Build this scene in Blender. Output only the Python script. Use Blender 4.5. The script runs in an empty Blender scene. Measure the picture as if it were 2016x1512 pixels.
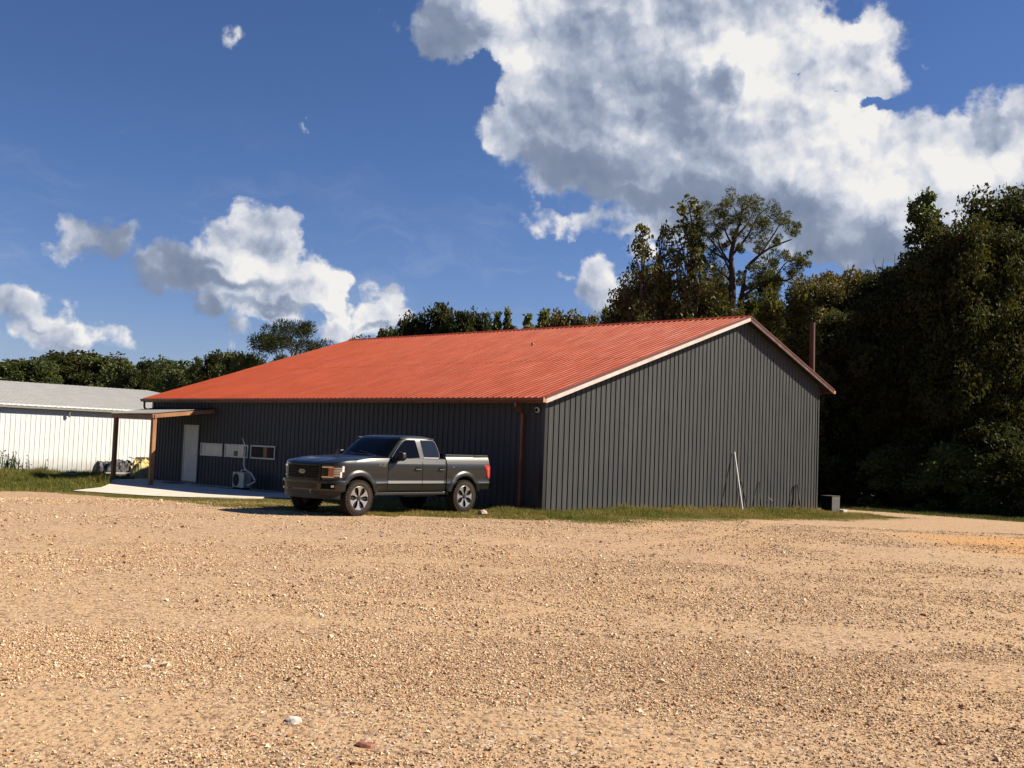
import bpy, bmesh, math, random
import numpy as np
from mathutils import Vector, Matrix, noise as mnoise
R = math.radians
sc = bpy.context.scene
COL = sc.collection

# ---------------------------------------------------------------- camera
cd = bpy.data.cameras.new('camera'); cam = bpy.data.objects.new('camera', cd); COL.objects.link(cam)
cd.sensor_width = 36.0; cd.lens = 2157.8/2016*36.0; cd.clip_start = 0.1; cd.clip_end = 6000
_p, _r = R(3.210), R(2.161)
_f = Vector((0, math.cos(_p), math.sin(_p))); _rt = Vector((1, 0, 0)); _up = Vector((0, -math.sin(_p), math.cos(_p)))
_c, _s = math.cos(_r), math.sin(_r)
_X = _rt*_c + _up*_s; _Y = _up*_c - _rt*_s
cam.matrix_world = Matrix(((_X.x, _Y.x, -_f.x, 0), (_X.y, _Y.y, -_f.y, 0), (_X.z, _Y.z, -_f.z, 1.796), (0, 0, 0, 1)))
sc.camera = cam

# ---------------------------------------------------------------- exposure, sun, sky
sc.view_settings.view_transform = 'Standard'; sc.view_settings.look = 'None'
sc.view_settings.exposure = 1.05; sc.view_settings.gamma = 1.0; sc.view_settings.use_curve_mapping = False
SUN_AZ, SUN_EL = R(8.0), R(38.0)
sun_dir = Vector((math.cos(SUN_EL)*math.cos(SUN_AZ), math.cos(SUN_EL)*math.sin(SUN_AZ), math.sin(SUN_EL)))
sl = bpy.data.lights.new('sun', 'SUN'); sl.energy = 5.0; sl.angle = R(0.53); sl.color = (1.0, 0.89, 0.72)
so = bpy.data.objects.new('sun', sl); COL.objects.link(so); so.location = (40, 10, 40)
so.rotation_euler = sun_dir.to_track_quat('Z', 'Y').to_euler()

world = bpy.data.worlds.new('World'); sc.world = world; world.use_nodes = True
wt = world.node_tree; wt.nodes.clear()
class NT:
    def __init__(s, t, dim='3D'): s.t = t; s.dim = dim
    def n(s, typ, **k):
        nd = s.t.nodes.new(typ)
        for a, b in k.items(): setattr(nd, a, b)
        return nd
    def put(s, sock, v):
        if v is None: return
        if isinstance(v, (int, float)):
            try: sock.default_value = v
            except TypeError: sock.default_value = (v, v, v)
        elif isinstance(v, (tuple, list)): sock.default_value = v if len(v) == len(sock.default_value) else tuple(v)+(1,)
        else: s.t.links.new(v, sock)
    def m(s, op, a=None, b=None, c=None, clamp=False):
        nd = s.n('ShaderNodeMath', operation=op, use_clamp=clamp)
        for i, v in enumerate((a, b, c)): s.put(nd.inputs[i], v)
        return nd.outputs[0]
    def v(s, op, a=None, b=None, sc_=None):
        nd = s.n('ShaderNodeVectorMath', operation=op); s.put(nd.inputs[0], a); s.put(nd.inputs[1], b)
        if sc_ is not None: s.put(nd.inputs['Scale'], sc_)
        return nd.outputs[1] if op in ('LENGTH', 'DOT_PRODUCT', 'DISTANCE') else nd.outputs[0]
    def noise(s, vec, scale, detail=2, rough=.5, dist=0, col=False):
        nd = s.n('ShaderNodeTexNoise', noise_dimensions=s.dim); s.put(nd.inputs['Vector'], vec); s.put(nd.inputs['Scale'], scale)
        nd.inputs['Detail'].default_value = detail; nd.inputs['Roughness'].default_value = rough; nd.inputs['Distortion'].default_value = dist
        return nd.outputs['Color'] if col else nd.outputs['Fac']
    def ramp(s, f, stops, interp='LINEAR'):
        nd = s.n('ShaderNodeValToRGB'); s.put(nd.inputs[0], f); cr = nd.color_ramp; cr.interpolation = interp
        while len(cr.elements) < len(stops): cr.elements.new(.5)
        for e, (p, c) in zip(cr.elements, stops): e.position = p; e.color = c if len(c) == 4 else tuple(c)+(1,)
        return nd.outputs[0]
    def rng(s, f, a, b, c=0, d=1, kind='LINEAR'):
        nd = s.n('ShaderNodeMapRange', interpolation_type=kind); s.put(nd.inputs[0], f)
        for i, v in enumerate((a, b, c, d)): s.put(nd.inputs[i+1], v)
        return nd.outputs[0]
    def mix(s, f, a, b, mode='MIX'):
        nd = s.n('ShaderNodeMix', data_type='RGBA', blend_type=mode)
        s.put(nd.inputs[0], f); s.put(nd.inputs[6], a); s.put(nd.inputs[7], b); return nd.outputs[2]

# cloud banks: (azimuth, elevation, half width, half height) in radians; GR marks their shaded undersides
BL=[(0.283,0.186,0.088,0.019),(0.342,0.181,0.051,0.016),(0.126,0.200,0.042,0.012),(0.060,0.212,0.042,0.011),(0.219,0.266,0.111,0.070),(0.097,0.378,0.195,0.060),(0.048,0.310,0.070,0.079),(0.172,0.327,0.134,0.079),(0.262,0.333,0.076,0.056),(0.129,0.258,0.134,0.046),(0.273,0.256,0.139,0.051),(0.382,0.247,0.120,0.053),(0.248,0.205,0.153,0.030),(0.358,0.198,0.120,0.035),(-0.061,0.374,0.046,0.035),(-0.020,0.284,0.019,0.016),(0.051,0.205,0.025,0.010),(0.301,0.355,0.028,0.023),(0.422,0.273,0.051,0.023),(-0.246,0.171,0.036,0.027),(-0.218,0.171,0.019,0.023),(-0.293,0.141,0.046,0.019),(-0.245,0.142,0.070,0.022),(-0.196,0.139,0.032,0.025),(-0.168,0.125,0.019,0.023),(-0.226,0.117,0.056,0.015),(-0.278,0.111,0.028,0.008),(-0.164,0.098,0.021,0.013),(-0.251,0.090,0.018,0.008),(-0.117,0.118,0.028,0.019),(-0.124,0.104,0.021,0.014),(0.067,0.153,0.019,0.020),(0.089,0.138,0.021,0.016),(0.115,0.178,0.018,0.012),(-0.382,0.167,0.019,0.018),(-0.355,0.161,0.022,0.013),(-0.393,0.151,0.023,0.006),(-0.378,0.186,0.007,0.005),(-0.348,0.144,0.011,0.004),(-0.433,0.099,0.028,0.015),(-0.409,0.093,0.021,0.008),(-0.389,0.078,0.036,0.014),(-0.364,0.072,0.014,0.007),(-0.254,0.349,0.010,0.006),(-0.193,0.286,0.005,0.006),(0.358,0.335,0.007,0.005),(0.039,0.152,0.008,0.005),]
GR=[(0.050,0.253,0.088,0.032,1.00),(0.130,0.229,0.120,0.016,0.77),(0.042,0.318,0.044,0.060,0.80),(0.098,0.332,0.056,0.028,0.55),(0.181,0.331,0.021,0.019,0.90),(0.282,0.204,0.070,0.019,0.35),(0.329,0.216,0.070,0.014,0.23),(0.210,0.271,0.056,0.028,0.25),(0.391,0.217,0.074,0.019,0.28),(-0.266,0.132,0.070,0.008,0.90),(-0.289,0.148,0.037,0.007,0.50),(-0.208,0.113,0.060,0.006,0.70),(-0.377,0.153,0.042,0.006,0.50),(-0.388,0.066,0.037,0.005,0.40),(-0.117,0.100,0.028,0.006,0.70),(0.082,0.122,0.028,0.006,0.50),(-0.063,0.361,0.028,0.014,0.30),(-0.424,0.085,0.032,0.005,0.40)]

HL=[(0.242,0.340,0.0072,0.0045),(0.321,0.305,0.0176,0.0053),(0.276,0.313,0.0048,0.0030),(-0.033,0.329,0.0184,0.0210),(0.068,0.190,0.0256,0.0053)]
def build_sky():
    t = NT(wt, '2D')
    tc = t.n('ShaderNodeTexCoord').outputs['Generated']
    sep = t.n('ShaderNodeSeparateXYZ'); wt.links.new(tc, sep.inputs[0])
    sky = t.n('ShaderNodeTexSky', sky_type='NISHITA'); sky.sun_disc = False
    sky.sun_elevation = SUN_EL; sky.sun_rotation = R(90)-SUN_AZ
    sky.altitude = 0; sky.air_density = SKY_AIR; sky.dust_density = SKY_DUST; sky.ozone_density = SKY_OZ
    az = t.m('ARCTAN2', sep.outputs[0], sep.outputs[1]); el = t.m('ARCSINE', sep.outputs[2])
    cmb = t.n('ShaderNodeCombineXYZ'); t.put(cmb.inputs[0], az); t.put(cmb.inputs[1], el); P0 = cmb.outputs[0]
    # lumpy outlines: domain warp at two scales
    w1 = t.v('SCALE', t.v('SUBTRACT', t.noise(P0, 16, 3, .55, col=True), (.5, .5, .5)), sc_=.050)
    w2 = t.v('SCALE', t.v('SUBTRACT', t.noise(P0, 48, 7, .62, col=True), (.5, .5, .5)), sc_=.023)
    P = t.v('ADD', P0, t.v('ADD', w1, w2))
    P = t.v('MULTIPLY', P, (1, 1, 0))
    f = None
    for (a, e, rx, ry) in BL:
        d = t.v('LENGTH', t.v('MULTIPLY', t.v('SUBTRACT', P, (a, e, 0)), (1/rx/(1.12 if rx > .05 else 1.32), 1/ry/(1.12 if rx > .05 else 1.32), 0)))
        w = t.m('MULTIPLY_ADD', d, -1.0, 1.0)
        w = t.m('MULTIPLY', w, min(1.0, ry/.03))
        f = w if f is None else t.m('SMOOTH_MAX', f, w, .06)
    for (a, e, rx, ry) in HL:
        d = t.v('LENGTH', t.v('MULTIPLY', t.v('SUBTRACT', P, (a, e, 0)), (1/rx/1.3, 1/ry/1.3, 0)))
        f = t.m('SUBTRACT', f, t.m('MULTIPLY', t.rng(d, 0, 1, 1, 0, 'SMOOTHSTEP'), .62))
    # billows, seen lit from the upper right
    Pw = t.v('ADD', P0, t.v('ADD', t.v('SCALE', w1, sc_=.35), t.v('SCALE', w2, sc_=.75)))
    def heap_(vec, scale, det):
        vo = t.n('ShaderNodeTexVoronoi', feature='SMOOTH_F1', normalize=True, voronoi_dimensions='2D'); t.put(vo.inputs['Vector'], vec); vo.inputs['Scale'].default_value = scale
        vo.inputs['Detail'].default_value = det; vo.inputs['Roughness'].default_value = .42; vo.inputs['Lacunarity'].default_value = 2.3; vo.inputs['Smoothness'].default_value = .8
        return t.m('SUBTRACT', 1.0, vo.outputs['Distance'])
    L1 = (.0060, .0080, 0); L2 = (.012, .018, 0)
    h1 = heap_(Pw, 13, 3); h2 = heap_(t.v('ADD', Pw, L1), 13, 3)
    relief = t.m('MULTIPLY', t.m('SUBTRACT', h1, h2), 2.0)
    puff = t.noise(P0, 30, 9, .58)
    soft = t.m('MULTIPLY', t.m('SUBTRACT', puff, t.noise(t.v('ADD', P0, L1), 30, 9, .58)), .42)
    big = t.noise(Pw, 6.5, 2, .5); big2 = t.noise(t.v('ADD', Pw, (.018, .028, 0)), 6.5, 2, .5)
    relief2 = t.m('MULTIPLY', t.m('SUBTRACT', big, big2), 2.1)
    edge = t.m('ADD', f, t.m('MULTIPLY', t.m('SUBTRACT', puff, .5), .62))
    edge = t.m('ADD', edge, t.m('MULTIPLY', t.m('SUBTRACT', h1, .72), .42))
    dens = t.rng(edge, .02, .26, 0, 1, 'SMOOTHSTEP')
    core = t.rng(f, .05, .7, 0, 1)
    g = None
    for (a, e, rx, ry, k) in GR:
        d = t.v('LENGTH', t.v('MULTIPLY', t.v('SUBTRACT', P, (a, e, 0)), (1/rx/1.35, 1/ry/1.35, 0)))
        w = t.m('MULTIPLY', t.rng(d, 0, 1, 1, 0, 'SMOOTHSTEP'), k)
        g = w if g is None else t.m('SMOOTH_MAX', g, w, .1)
    detail = t.m('MULTIPLY', t.m('ADD', t.m('ADD', relief, relief2), soft), t.m('SUBTRACT', 1.0, t.m('MULTIPLY', g, .60)))
    lit = t.m('SUBTRACT', t.m('ADD', .80, detail), t.m('MULTIPLY', g, .50))
    lit = t.m('SUBTRACT', lit, t.m('MULTIPLY', core, .05))
    colr = t.ramp(lit, [(.0, (.19, .24, .36)), (.42, (.27, .33, .46)), (.64, (.47, .53, .66)), (.86, (.80, .82, .88)), (1.0, (1.0, .985, .96))])
    # thin high streaks
    st = t.noise(t.v('MULTIPLY', t.v('ADD', P0, t.v('SCALE', w1, sc_=1.0)), (3.0, 16, 1)), 1.6, 6, .6)
    veil = t.m('MULTIPLY', t.rng(st, .46, .80, 0, .6, 'SMOOTHSTEP'), t.m('MULTIPLY', t.rng(el, .02, .10, 0, 1), t.rng(el, .16, .30, .22, 0)))
    alpha = t.m('MAXIMUM', dens, veil)
    above = t.rng(sep.outputs[2], -.005, .01, 0, 1)
    alpha = t.m('MULTIPLY', alpha, above)
    hs = t.n('ShaderNodeHueSaturation'); hs.inputs['Saturation'].default_value = SKY_SAT; hs.inputs['Hue'].default_value = .5; wt.links.new(sky.outputs[0], hs.inputs['Color'])
    tint = t.mix(1.0, t.mix(t.rng(el, 0, .30), (.92, 1.0, 1.18, 1), (.93, .94, 1.0, 1)), hs.outputs[0], 'MULTIPLY'); tint = t.mix(1.0, tint, SKY_TINT, 'MULTIPLY')
    b1 = t.n('ShaderNodeBackground'); t.put(b1.inputs[0], tint); b1.inputs[1].default_value = SKY_STR
    b2 = t.n('ShaderNodeBackground'); t.put(b2.inputs[0], colr); b2.inputs[1].default_value = CLOUD_STR
    mx = t.n('ShaderNodeMixShader'); t.put(mx.inputs[0], alpha); wt.links.new(b1.outputs[0], mx.inputs[1]); wt.links.new(b2.outputs[0], mx.inputs[2])
    o = t.n('ShaderNodeOutputWorld'); wt.links.new(mx.outputs[0], o.inputs[0])
SKY_AIR, SKY_DUST, SKY_OZ, SKY_SAT, SKY_TINT, SKY_STR, CLOUD_STR = 1.0, .15, 4.0, 1.15, (.97, .87, 1.0), .043, .43
build_sky()
world.cycles.sampling_method = 'MANUAL'; world.cycles.sample_map_resolution = 512
sc.cycles.max_bounces = 6; sc.cycles.diffuse_bounces = 3; sc.cycles.transparent_max_bounces = 6; sc.cycles.caustics_reflective = False; sc.cycles.caustics_refractive = False

# ---------------------------------------------------------------- helpers
def link(o, parent=None):
    COL.objects.link(o)
    if parent is not None: o.parent = parent
    return o
def tag(o, label=None, cat=None, group=None, kind=None):
    if label: o['label'] = label
    if cat: o['category'] = cat
    if group: o['group'] = group
    if kind: o['kind'] = kind
    return o
def empty(name, loc=(0, 0, 0), rz=0.0, parent=None):
    o = bpy.data.objects.new(name, None); o.empty_display_size = .3; link(o, parent); o.location = loc; o.rotation_euler = (0, 0, rz); return o
def np_mesh(name, V, F, mats=(), smooth=False, attr=None, mi=None):
    """V (n,3), F (m,k) with constant k"""
    V = np.asarray(V, np.float32); F = np.asarray(F, np.int32)
    me = bpy.data.meshes.new(name); k = F.shape[1]
    me.vertices.add(len(V)); me.vertices.foreach_set('co', V.ravel())
    me.loops.add(F.size); me.loops.foreach_set('vertex_index', F.ravel())
    me.polygons.add(len(F)); me.polygons.foreach_set('loop_start', np.arange(0, F.size, k, dtype=np.int32))
    me.polygons.foreach_set('loop_total', np.full(len(F), k, np.int32))
    for m in mats: me.materials.append(m)
    if mi is not None: me.polygons.foreach_set('material_index', np.asarray(mi, np.int32))
    me.polygons.foreach_set('use_smooth', np.full(len(F), smooth, bool))
    if attr is not None:
        for an, av in attr.items():
            a = me.attributes.new(an, 'FLOAT_COLOR', 'POINT'); av = np.asarray(av, np.float32)
            if av.shape[1] == 3: av = np.hstack([av, np.ones((len(av), 1), np.float32)])
            a.data.foreach_set('color', av.ravel())
    me.update(calc_edges=True); return me
class MB:
    def __init__(s): s.v = []; s.f = []; s.m = []
    def add(s, V, F, mi=0):
        b = len(s.v); s.v += [tuple(map(float, p)) for p in V]; s.f += [tuple(b+i for i in f) for f in F]; s.m += [mi]*len(F); return s
    def box(s, x0, x1, y0, y1, z0, z1, mi=0):
        V = [(x0, y0, z0), (x1, y0, z0), (x1, y1, z0), (x0, y1, z0), (x0, y0, z1), (x1, y0, z1), (x1, y1, z1), (x0, y1, z1)]
        return s.add(V, [(0, 3, 2, 1), (4, 5, 6, 7), (0, 1, 5, 4), (1, 2, 6, 5), (2, 3, 7, 6), (3, 0, 4, 7)], mi)
    def hexa(s, V, mi=0):
        return s.add(V, [(0, 3, 2, 1), (4, 5, 6, 7), (0, 1, 5, 4), (1, 2, 6, 5), (2, 3, 7, 6), (3, 0, 4, 7)], mi)
    def prism(s, poly, fn, a, b, mi=0):
        """poly 2D points; fn(p, t) -> 3D; a/b the two extrusion ends"""
        n = len(poly); V = [fn(p, a) for p in poly]+[fn(p, b) for p in poly]
        return s.add(V, [tuple(range(n))[::-1], tuple(range(n, 2*n))]+[(i, (i+1) % n, n+(i+1) % n, n+i) for i in range(n)], mi)
    def tube(s, pts, rad, n=8, mi=0, caps=True):
        pts = [Vector(p) for p in pts]; rs = rad if isinstance(rad, (list, tuple)) else [rad]*len(pts); V = []; F = []
        for i, p in enumerate(pts):
            d = (pts[min(i+1, len(pts)-1)]-pts[max(i-1, 0)]).normalized()
            a = d.cross(Vector((0, 0, 1)) if abs(d.z) < .9 else Vector((1, 0, 0))).normalized(); b = d.cross(a)
            for j in range(n):
                t = 2*math.pi*j/n; V.append(p+(a*math.cos(t)+b*math.sin(t))*rs[i])
        for i in range(len(pts)-1):
            for j in range(n): F.append((i*n+j, i*n+(j+1) % n, (i+1)*n+(j+1) % n, (i+1)*n+j))
        if caps: F += [tuple(range(n))[::-1], tuple(range((len(pts)-1)*n, len(pts)*n))]
        return s.add(V, F, mi)
    def beam(s, a, b, w, h, mi=0):
        a, b = Vector(a), Vector(b); d = (b-a).normalized(); up = Vector((0, 0, 1)) if abs(d.z) < .95 else Vector((0, 1, 0))
        x = d.cross(up).normalized()*w/2; y = x.cross(d).normalized()*h/2
        return s.hexa([a-x-y, a+x-y, b+x-y, b-x-y, a-x+y, a+x+y, b+x+y, b-x+y], mi)
    def lathe(s, prof, n=32, axis='y', mi=0):
        """prof list of (radius, axial)"""
        V = []; F = []
        for (r, a) in prof:
            for j in range(n):
                t = 2*math.pi*j/n; c, q = math.cos(t)*r, math.sin(t)*r
                V.append((c, a, q) if axis == 'y' else (c, q, a))
        for i in range(len(prof)-1):
            for j in range(n): F.append((i*n+j, i*n+(j+1) % n, (i+1)*n+(j+1) % n, (i+1)*n+j))
        return s.add(V, F, mi)
    def build(s, name, mats, parent=None, smooth=False, bevel=0, seg=2, normals=True, autos=None):
        me = bpy.data.meshes.new(name); me.from_pydata(s.v, [], s.f)
        for m in (mats if isinstance(mats, (list, tuple)) else [mats]): me.materials.append(m)
        me.polygons.foreach_set('material_index', s.m)
        if normals:
            bm = bmesh.new(); bm.from_mesh(me); bmesh.ops.recalc_face_normals(bm, faces=bm.faces); bm.to_mesh(me); bm.free()
        me.polygons.foreach_set('use_smooth', [smooth]*len(me.polygons))
        if autos: me.set_sharp_from_angle(angle=R(autos))
        o = bpy.data.objects.new(name, me); link(o, parent)
        if bevel:
            b = o.modifiers.new('b', 'BEVEL'); b.width = bevel; b.segments = seg; b.limit_method = 'ANGLE'; b.angle_limit = R(35); b.harden_normals = False
        return o

# ---------------------------------------------------------------- materials
MATS = {}
def mat(name, base=(.5, .5, .5), rough=.6, metal=0, spec=.5, coat=0, fn=None, trans=0, coat_rough=.03):
    m = bpy.data.materials.new(name); m.use_nodes = True; t = NT(m.node_tree); b = m.node_tree.nodes['Principled BSDF']
    b.inputs['Base Color'].default_value = tuple(base)+(1,); b.inputs['Roughness'].default_value = rough
    b.inputs['Metallic'].default_value = metal; b.inputs['Specular IOR Level'].default_value = spec
    b.inputs['Coat Weight'].default_value = coat; b.inputs['Coat Roughness'].default_value = coat_rough; b.inputs['Transmission Weight'].default_value = trans
    if fn: fn(t, b, t.n('ShaderNodeTexCoord').outputs['Object'])
    MATS[name] = m; return m
def bump(t, b, h, strength=.3, dist=.01):
    n = t.n('ShaderNodeBump'); n.inputs['Strength'].default_value = strength; n.inputs['Distance'].default_value = dist; t.put(n.inputs['Height'], h); t.put(b.inputs['Normal'], n.outputs[0])
def varied(c1, c2, scale=3, detail=5, stretch=(1, 1, 1), rvar=None, bmp=0, bscale=60):
    def fn(t, b, co):
        v = t.v('MULTIPLY', co, stretch); n = t.noise(v, scale, detail, .6)
        t.put(b.inputs['Base Color'], t.mix(t.rng(n, .3, .7), tuple(c1)+(1,), tuple(c2)+(1,)))
        if rvar: t.put(b.inputs['Roughness'], t.rng(t.noise(v, scale*1.7, 4), .3, .7, rvar[0], rvar[1]))
        if bmp: bump(t, b, t.noise(v, bscale, 4), bmp, .004)
    return fn
def wall_fn(c1, c2, rv):
    def fn(t, b, co):
        sep = t.n('ShaderNodeSeparateXYZ'); t.put(sep.inputs[0], co)
        n = t.noise(t.v('MULTIPLY', co, (1.2, 1.2, .35)), 1.4, 6, .65); st = t.noise(t.v('MULTIPLY', co, (14, 14, .25)), 1.0, 4, .6)
        c = t.mix(t.rng(n, .32, .68), tuple(c1)+(1,), tuple(c2)+(1,))
        dust = t.m('MULTIPLY', t.rng(t.m('ADD', sep.outputs[2], t.m('MULTIPLY', t.noise(co, 3, 4), .5)), .0, .75, 1, 0), .6)
        c = t.mix(dust, c, (.085, .072, .058, 1))
        c = t.mix(t.rng(st, .52, .8, 0, .14), c, (.10, .09, .08, 1))
        t.put(b.inputs['Base Color'], c); t.put(b.inputs['Roughness'], t.rng(n, .3, .7, rv[0], rv[1]))
        bump(t, b, t.noise(t.v('MULTIPLY', co, (1, 1, .6)), 2.2, 3), .5, .02)
    return fn
def roof_fn(c1, c2):
    def fn(t, b, co):
        n = t.noise(t.v('MULTIPLY', co, (.5, 1.3, 1)), 1.1, 6, .62)
        f = t.noise(t.v('MULTIPLY', co, (.6, 9, 1)), 1.3, 4, .6)
        c = t.mix(t.rng(n, .3, .7), tuple(c1)+(1,), tuple(c2)+(1,)); c = t.mix(t.rng(f, .5, .8, 0, .22), c, (.16, .06, .035, 1))
        t.put(b.inputs['Base Color'], c); t.put(b.inputs['Roughness'], t.rng(f, .3, .7, .5, .65))
        bump(t, b, t.noise(co, 1.6, 3), .6, .03)
    return fn
WALL = mat('charcoal_steel', fn=wall_fn((.045, .048, .050), (.055, .058, .059), (.5, .6)), spec=.22)
ROOF = mat('red_steel', fn=roof_fn((.225, .029, .0075), (.30, .044, .012)), spec=.1)
TRIMR = mat('copper_brown_trim', (.16, .052, .028), .38, spec=.5, fn=varied((.13, .040, .022), (.20, .070, .036), 2, 5, rvar=(.3, .5)))
TRIMD = mat('black_trim', (.018, .018, .019), .4)
FASC = mat('weathered_white_fascia', (.72, .66, .6), .5, fn=varied((.60, .53, .48), (.40, .33, .29), 3.2, 7, rvar=(.45, .7)))
RUST = mat('dark_red_rake', (.20, .09, .065), .45, fn=varied((.13, .065, .048), (.055, .022, .016), 3, 6, rvar=(.35, .6)))
WHITE = mat('white_paint', (.50, .49, .46), .45, fn=varied((.52, .51, .48), (.44, .43, .40), 2, 4))
WHT_WALL = mat('white_steel', (.8, .8, .77), .45, fn=wall_fn((.68, .71, .72), (.60, .63, .64), (.4, .55)))
GALV = mat('galvalume_roof', (.52, .53, .53), .42, metal=0, spec=.3, fn=varied((.40, .40, .37), (.31, .31, .29), 1.5, 6, (1, 1, 1), (.5, .65)))
GALVD = mat('grey_steel_roof', (.3, .3, .31), .42, metal=.1, fn=varied((.07, .07, .07), (.05, .05, .052), 2, 5, rvar=(.35, .5)))
def wood_fn(c1, c2, axis=2):
    def fn(t, b, co):
        s = [26, 26, 26]; s[axis] = 1.1
        n = t.noise(t.v('MULTIPLY', co, tuple(s)), 1.0, 6, .65, .4); k = t.noise(co, 2.4, 3)
        c = t.mix(t.rng(n, .3, .72), tuple(c1)+(1,), tuple(c2)+(1,)); c = t.mix(t.rng(k, .45, .75, 0, .35), c, (.12, .06, .03, 1))
        t.put(b.inputs['Base Color'], c); bump(t, b, n, .3, .004)
    return fn
WOOD = mat('treated_pine', rough=.75, fn=wood_fn((.42, .20, .080), (.26, .11, .045)))
WOODG = mat('weathered_board', rough=.85, fn=wood_fn((.42, .36, .29), (.28, .23, .18), 0))
GLASS = mat('dark_window_glass', (.006, .006, .006), .35, spec=.05)
CURT = mat('pale_blind_behind_glass', (.36, .36, .32), .25, spec=.6, fn=varied((.40, .40, .36), (.20, .20, .18), 3, 4, (1, 9, .4)))
ACM = mat('beige_metal_case', (.42, .41, .36), .5, fn=varied((.44, .43, .38), (.36, .35, .30), 6, 4))
BLK = mat('black_plastic', (.014, .014, .015), .45, spec=.4)
DRK = mat('dark_recess', (.006, .006, .006), .9, spec=.1)
CONC = mat('concrete', rough=.85, fn=lambda t, b, co: (t.put(b.inputs['Base Color'], t.mix(t.rng(t.noise(co, 1.2, 7, .65), .3, .7), (.60, .54, .45, 1), (.46, .41, .34, 1))), bump(t, b, t.noise(co, 40, 5), .25, .005)))
STEELP = mat('galvanised_pipe', (.45, .45, .46), .35, metal=.8)
PVC = mat('white_plastic_pipe', (.78, .77, .73), .35)

def smooth(a, b, x):
    t = np.clip((x-a)/(b-a), 0, 1); return t*t*(3-2*t)
# building frame: s runs along the gable wall, t back along the side wall
PSI = R(47.16); CX, CY = .929, 29.860
cu, su_ = math.cos(PSI), math.sin(PSI)
def uv2w(u, v): return (CX+cu*u-su_*v, CY+su_*u+cu*v)
def w2uv(x, y): return ((x-CX)*cu+(y-CY)*su_, -(x-CX)*su_+(y-CY)*cu)
def gz(x, y):
    x = np.asarray(x, float); y = np.asarray(y, float)
    u, v = w2uv(x, y)
    z = -.20*smooth(3, 11, x)*smooth(25, 36, y) - .14*smooth(5, 12, v)*smooth(25, 30, y) - .12*smooth(20, 31, v)*smooth(26, 40, y)
    return z
def gzf(x, y): return float(gz(x, y))
# ================================================================ the main metal building
W, L = 15.69, 20.866
OE, OR, OER = .293, .283, .619
W1, ZR, ZEL, ZER = 10.105, 6.470, 3.124, 4.362
def zroof(u): return ZEL+(ZR-ZEL)*(u+OE)/(W1+OE) if u <= W1 else ZR+(ZER-ZR)*(u-W1)/(W+OER-W1)
BLD = empty('metal_building', (CX, CY, 0), PSI)
tag(BLD, 'large charcoal metal building with a red ribbed roof behind the pickup', 'building')
PITCH = .2286
def rib_profile(a, b, h=.024, pitch=PITCH, base=.044, top=.020, minor=True, start=.10):
    """list of (coordinate, height) of a ribbed steel sheet from a to b"""
    P = [(a, 0)]; k = 0
    while True:
        c = a+start+k*pitch; k += 1
        if c+base/2 > b: break
        P += [(c-base/2, 0), (c-top/2, h), (c+top/2, h), (c+base/2, 0)]
        if minor:
            for q in (1/3, 2/3):
                m = c+pitch*q
                if m+.014 < b: P += [(m-.013, 0), (m-.004, .0035), (m+.004, .0035), (m+.013, 0)]
    P.append((b, 0)); return P
def sheet(name, prof, place, z0, z1, m, parent, rows=1, seams=()):
    """ribbed sheet; place(c, h, z) -> point; z0/z1 functions of c"""
    me = MB(); V = []; n = len(prof)
    for j in range(rows+1):
        for (c, h) in prof:
            z = z0(c)+(z1(c)-z0(c))*j/rows; V.append(place(c, h, z))
    F = [(j*n+i, j*n+i+1, (j+1)*n+i+1, (j+1)*n+i) for j in range(rows) for i in range(n-1)]
    me.add(V, F); o = me.build(name, m, parent, normals=False); return o
base_z = -.45
zt = lambda u: zroof(u)-.02
gw = sheet('gable_wall', rib_profile(0, W, start=.16), lambda c, h, z: (c, -h, z), lambda c: base_z, zt, WALL, BLD)
gw['label'] = 'sunlit grey gable wall of ribbed steel'
sw = sheet('side_wall', rib_profile(0, L, start=.12), lambda c, h, z: (-h, c, z), lambda c: base_z, lambda c: ZEL+.07, WALL, BLD)
sw['label'] = 'long shaded wall with the door and three low windows'
m = MB(); m.add([(0, L, base_z), (W, L, base_z), (W, L, zt(W)), (W1, L, zt(W1)), (0, L, zt(0))], [(0, 1, 2, 3, 4)]); m.add([(W, 0, base_z), (W, L, base_z), (W, L, zt(W)), (W, 0, zt(W))], [(0, 1, 2, 3)]); m.build('rear_wall', WALL, BLD)
# corner trims
m = MB(); m.box(-.038, -.002, -.040, .09, base_z, ZEL-.05); m.box(-.030, .085, -.042, -.002, base_z, ZEL+.03); m.build('corner_trim', TRIMD, BLD)
m = MB(); m.box(W-.05, W+.028, -.030, -.002, base_z, zt(W)-.05); m.box(W+.002, W+.028, -.002, .1, base_z, zt(W)-.05); m.build('corner_trim', WALL, BLD)
m = MB(); m.box(-.030, -.002, L-.09, L+.03, base_z, ZEL-.05); m.build('corner_trim', TRIMD, BLD)
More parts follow.
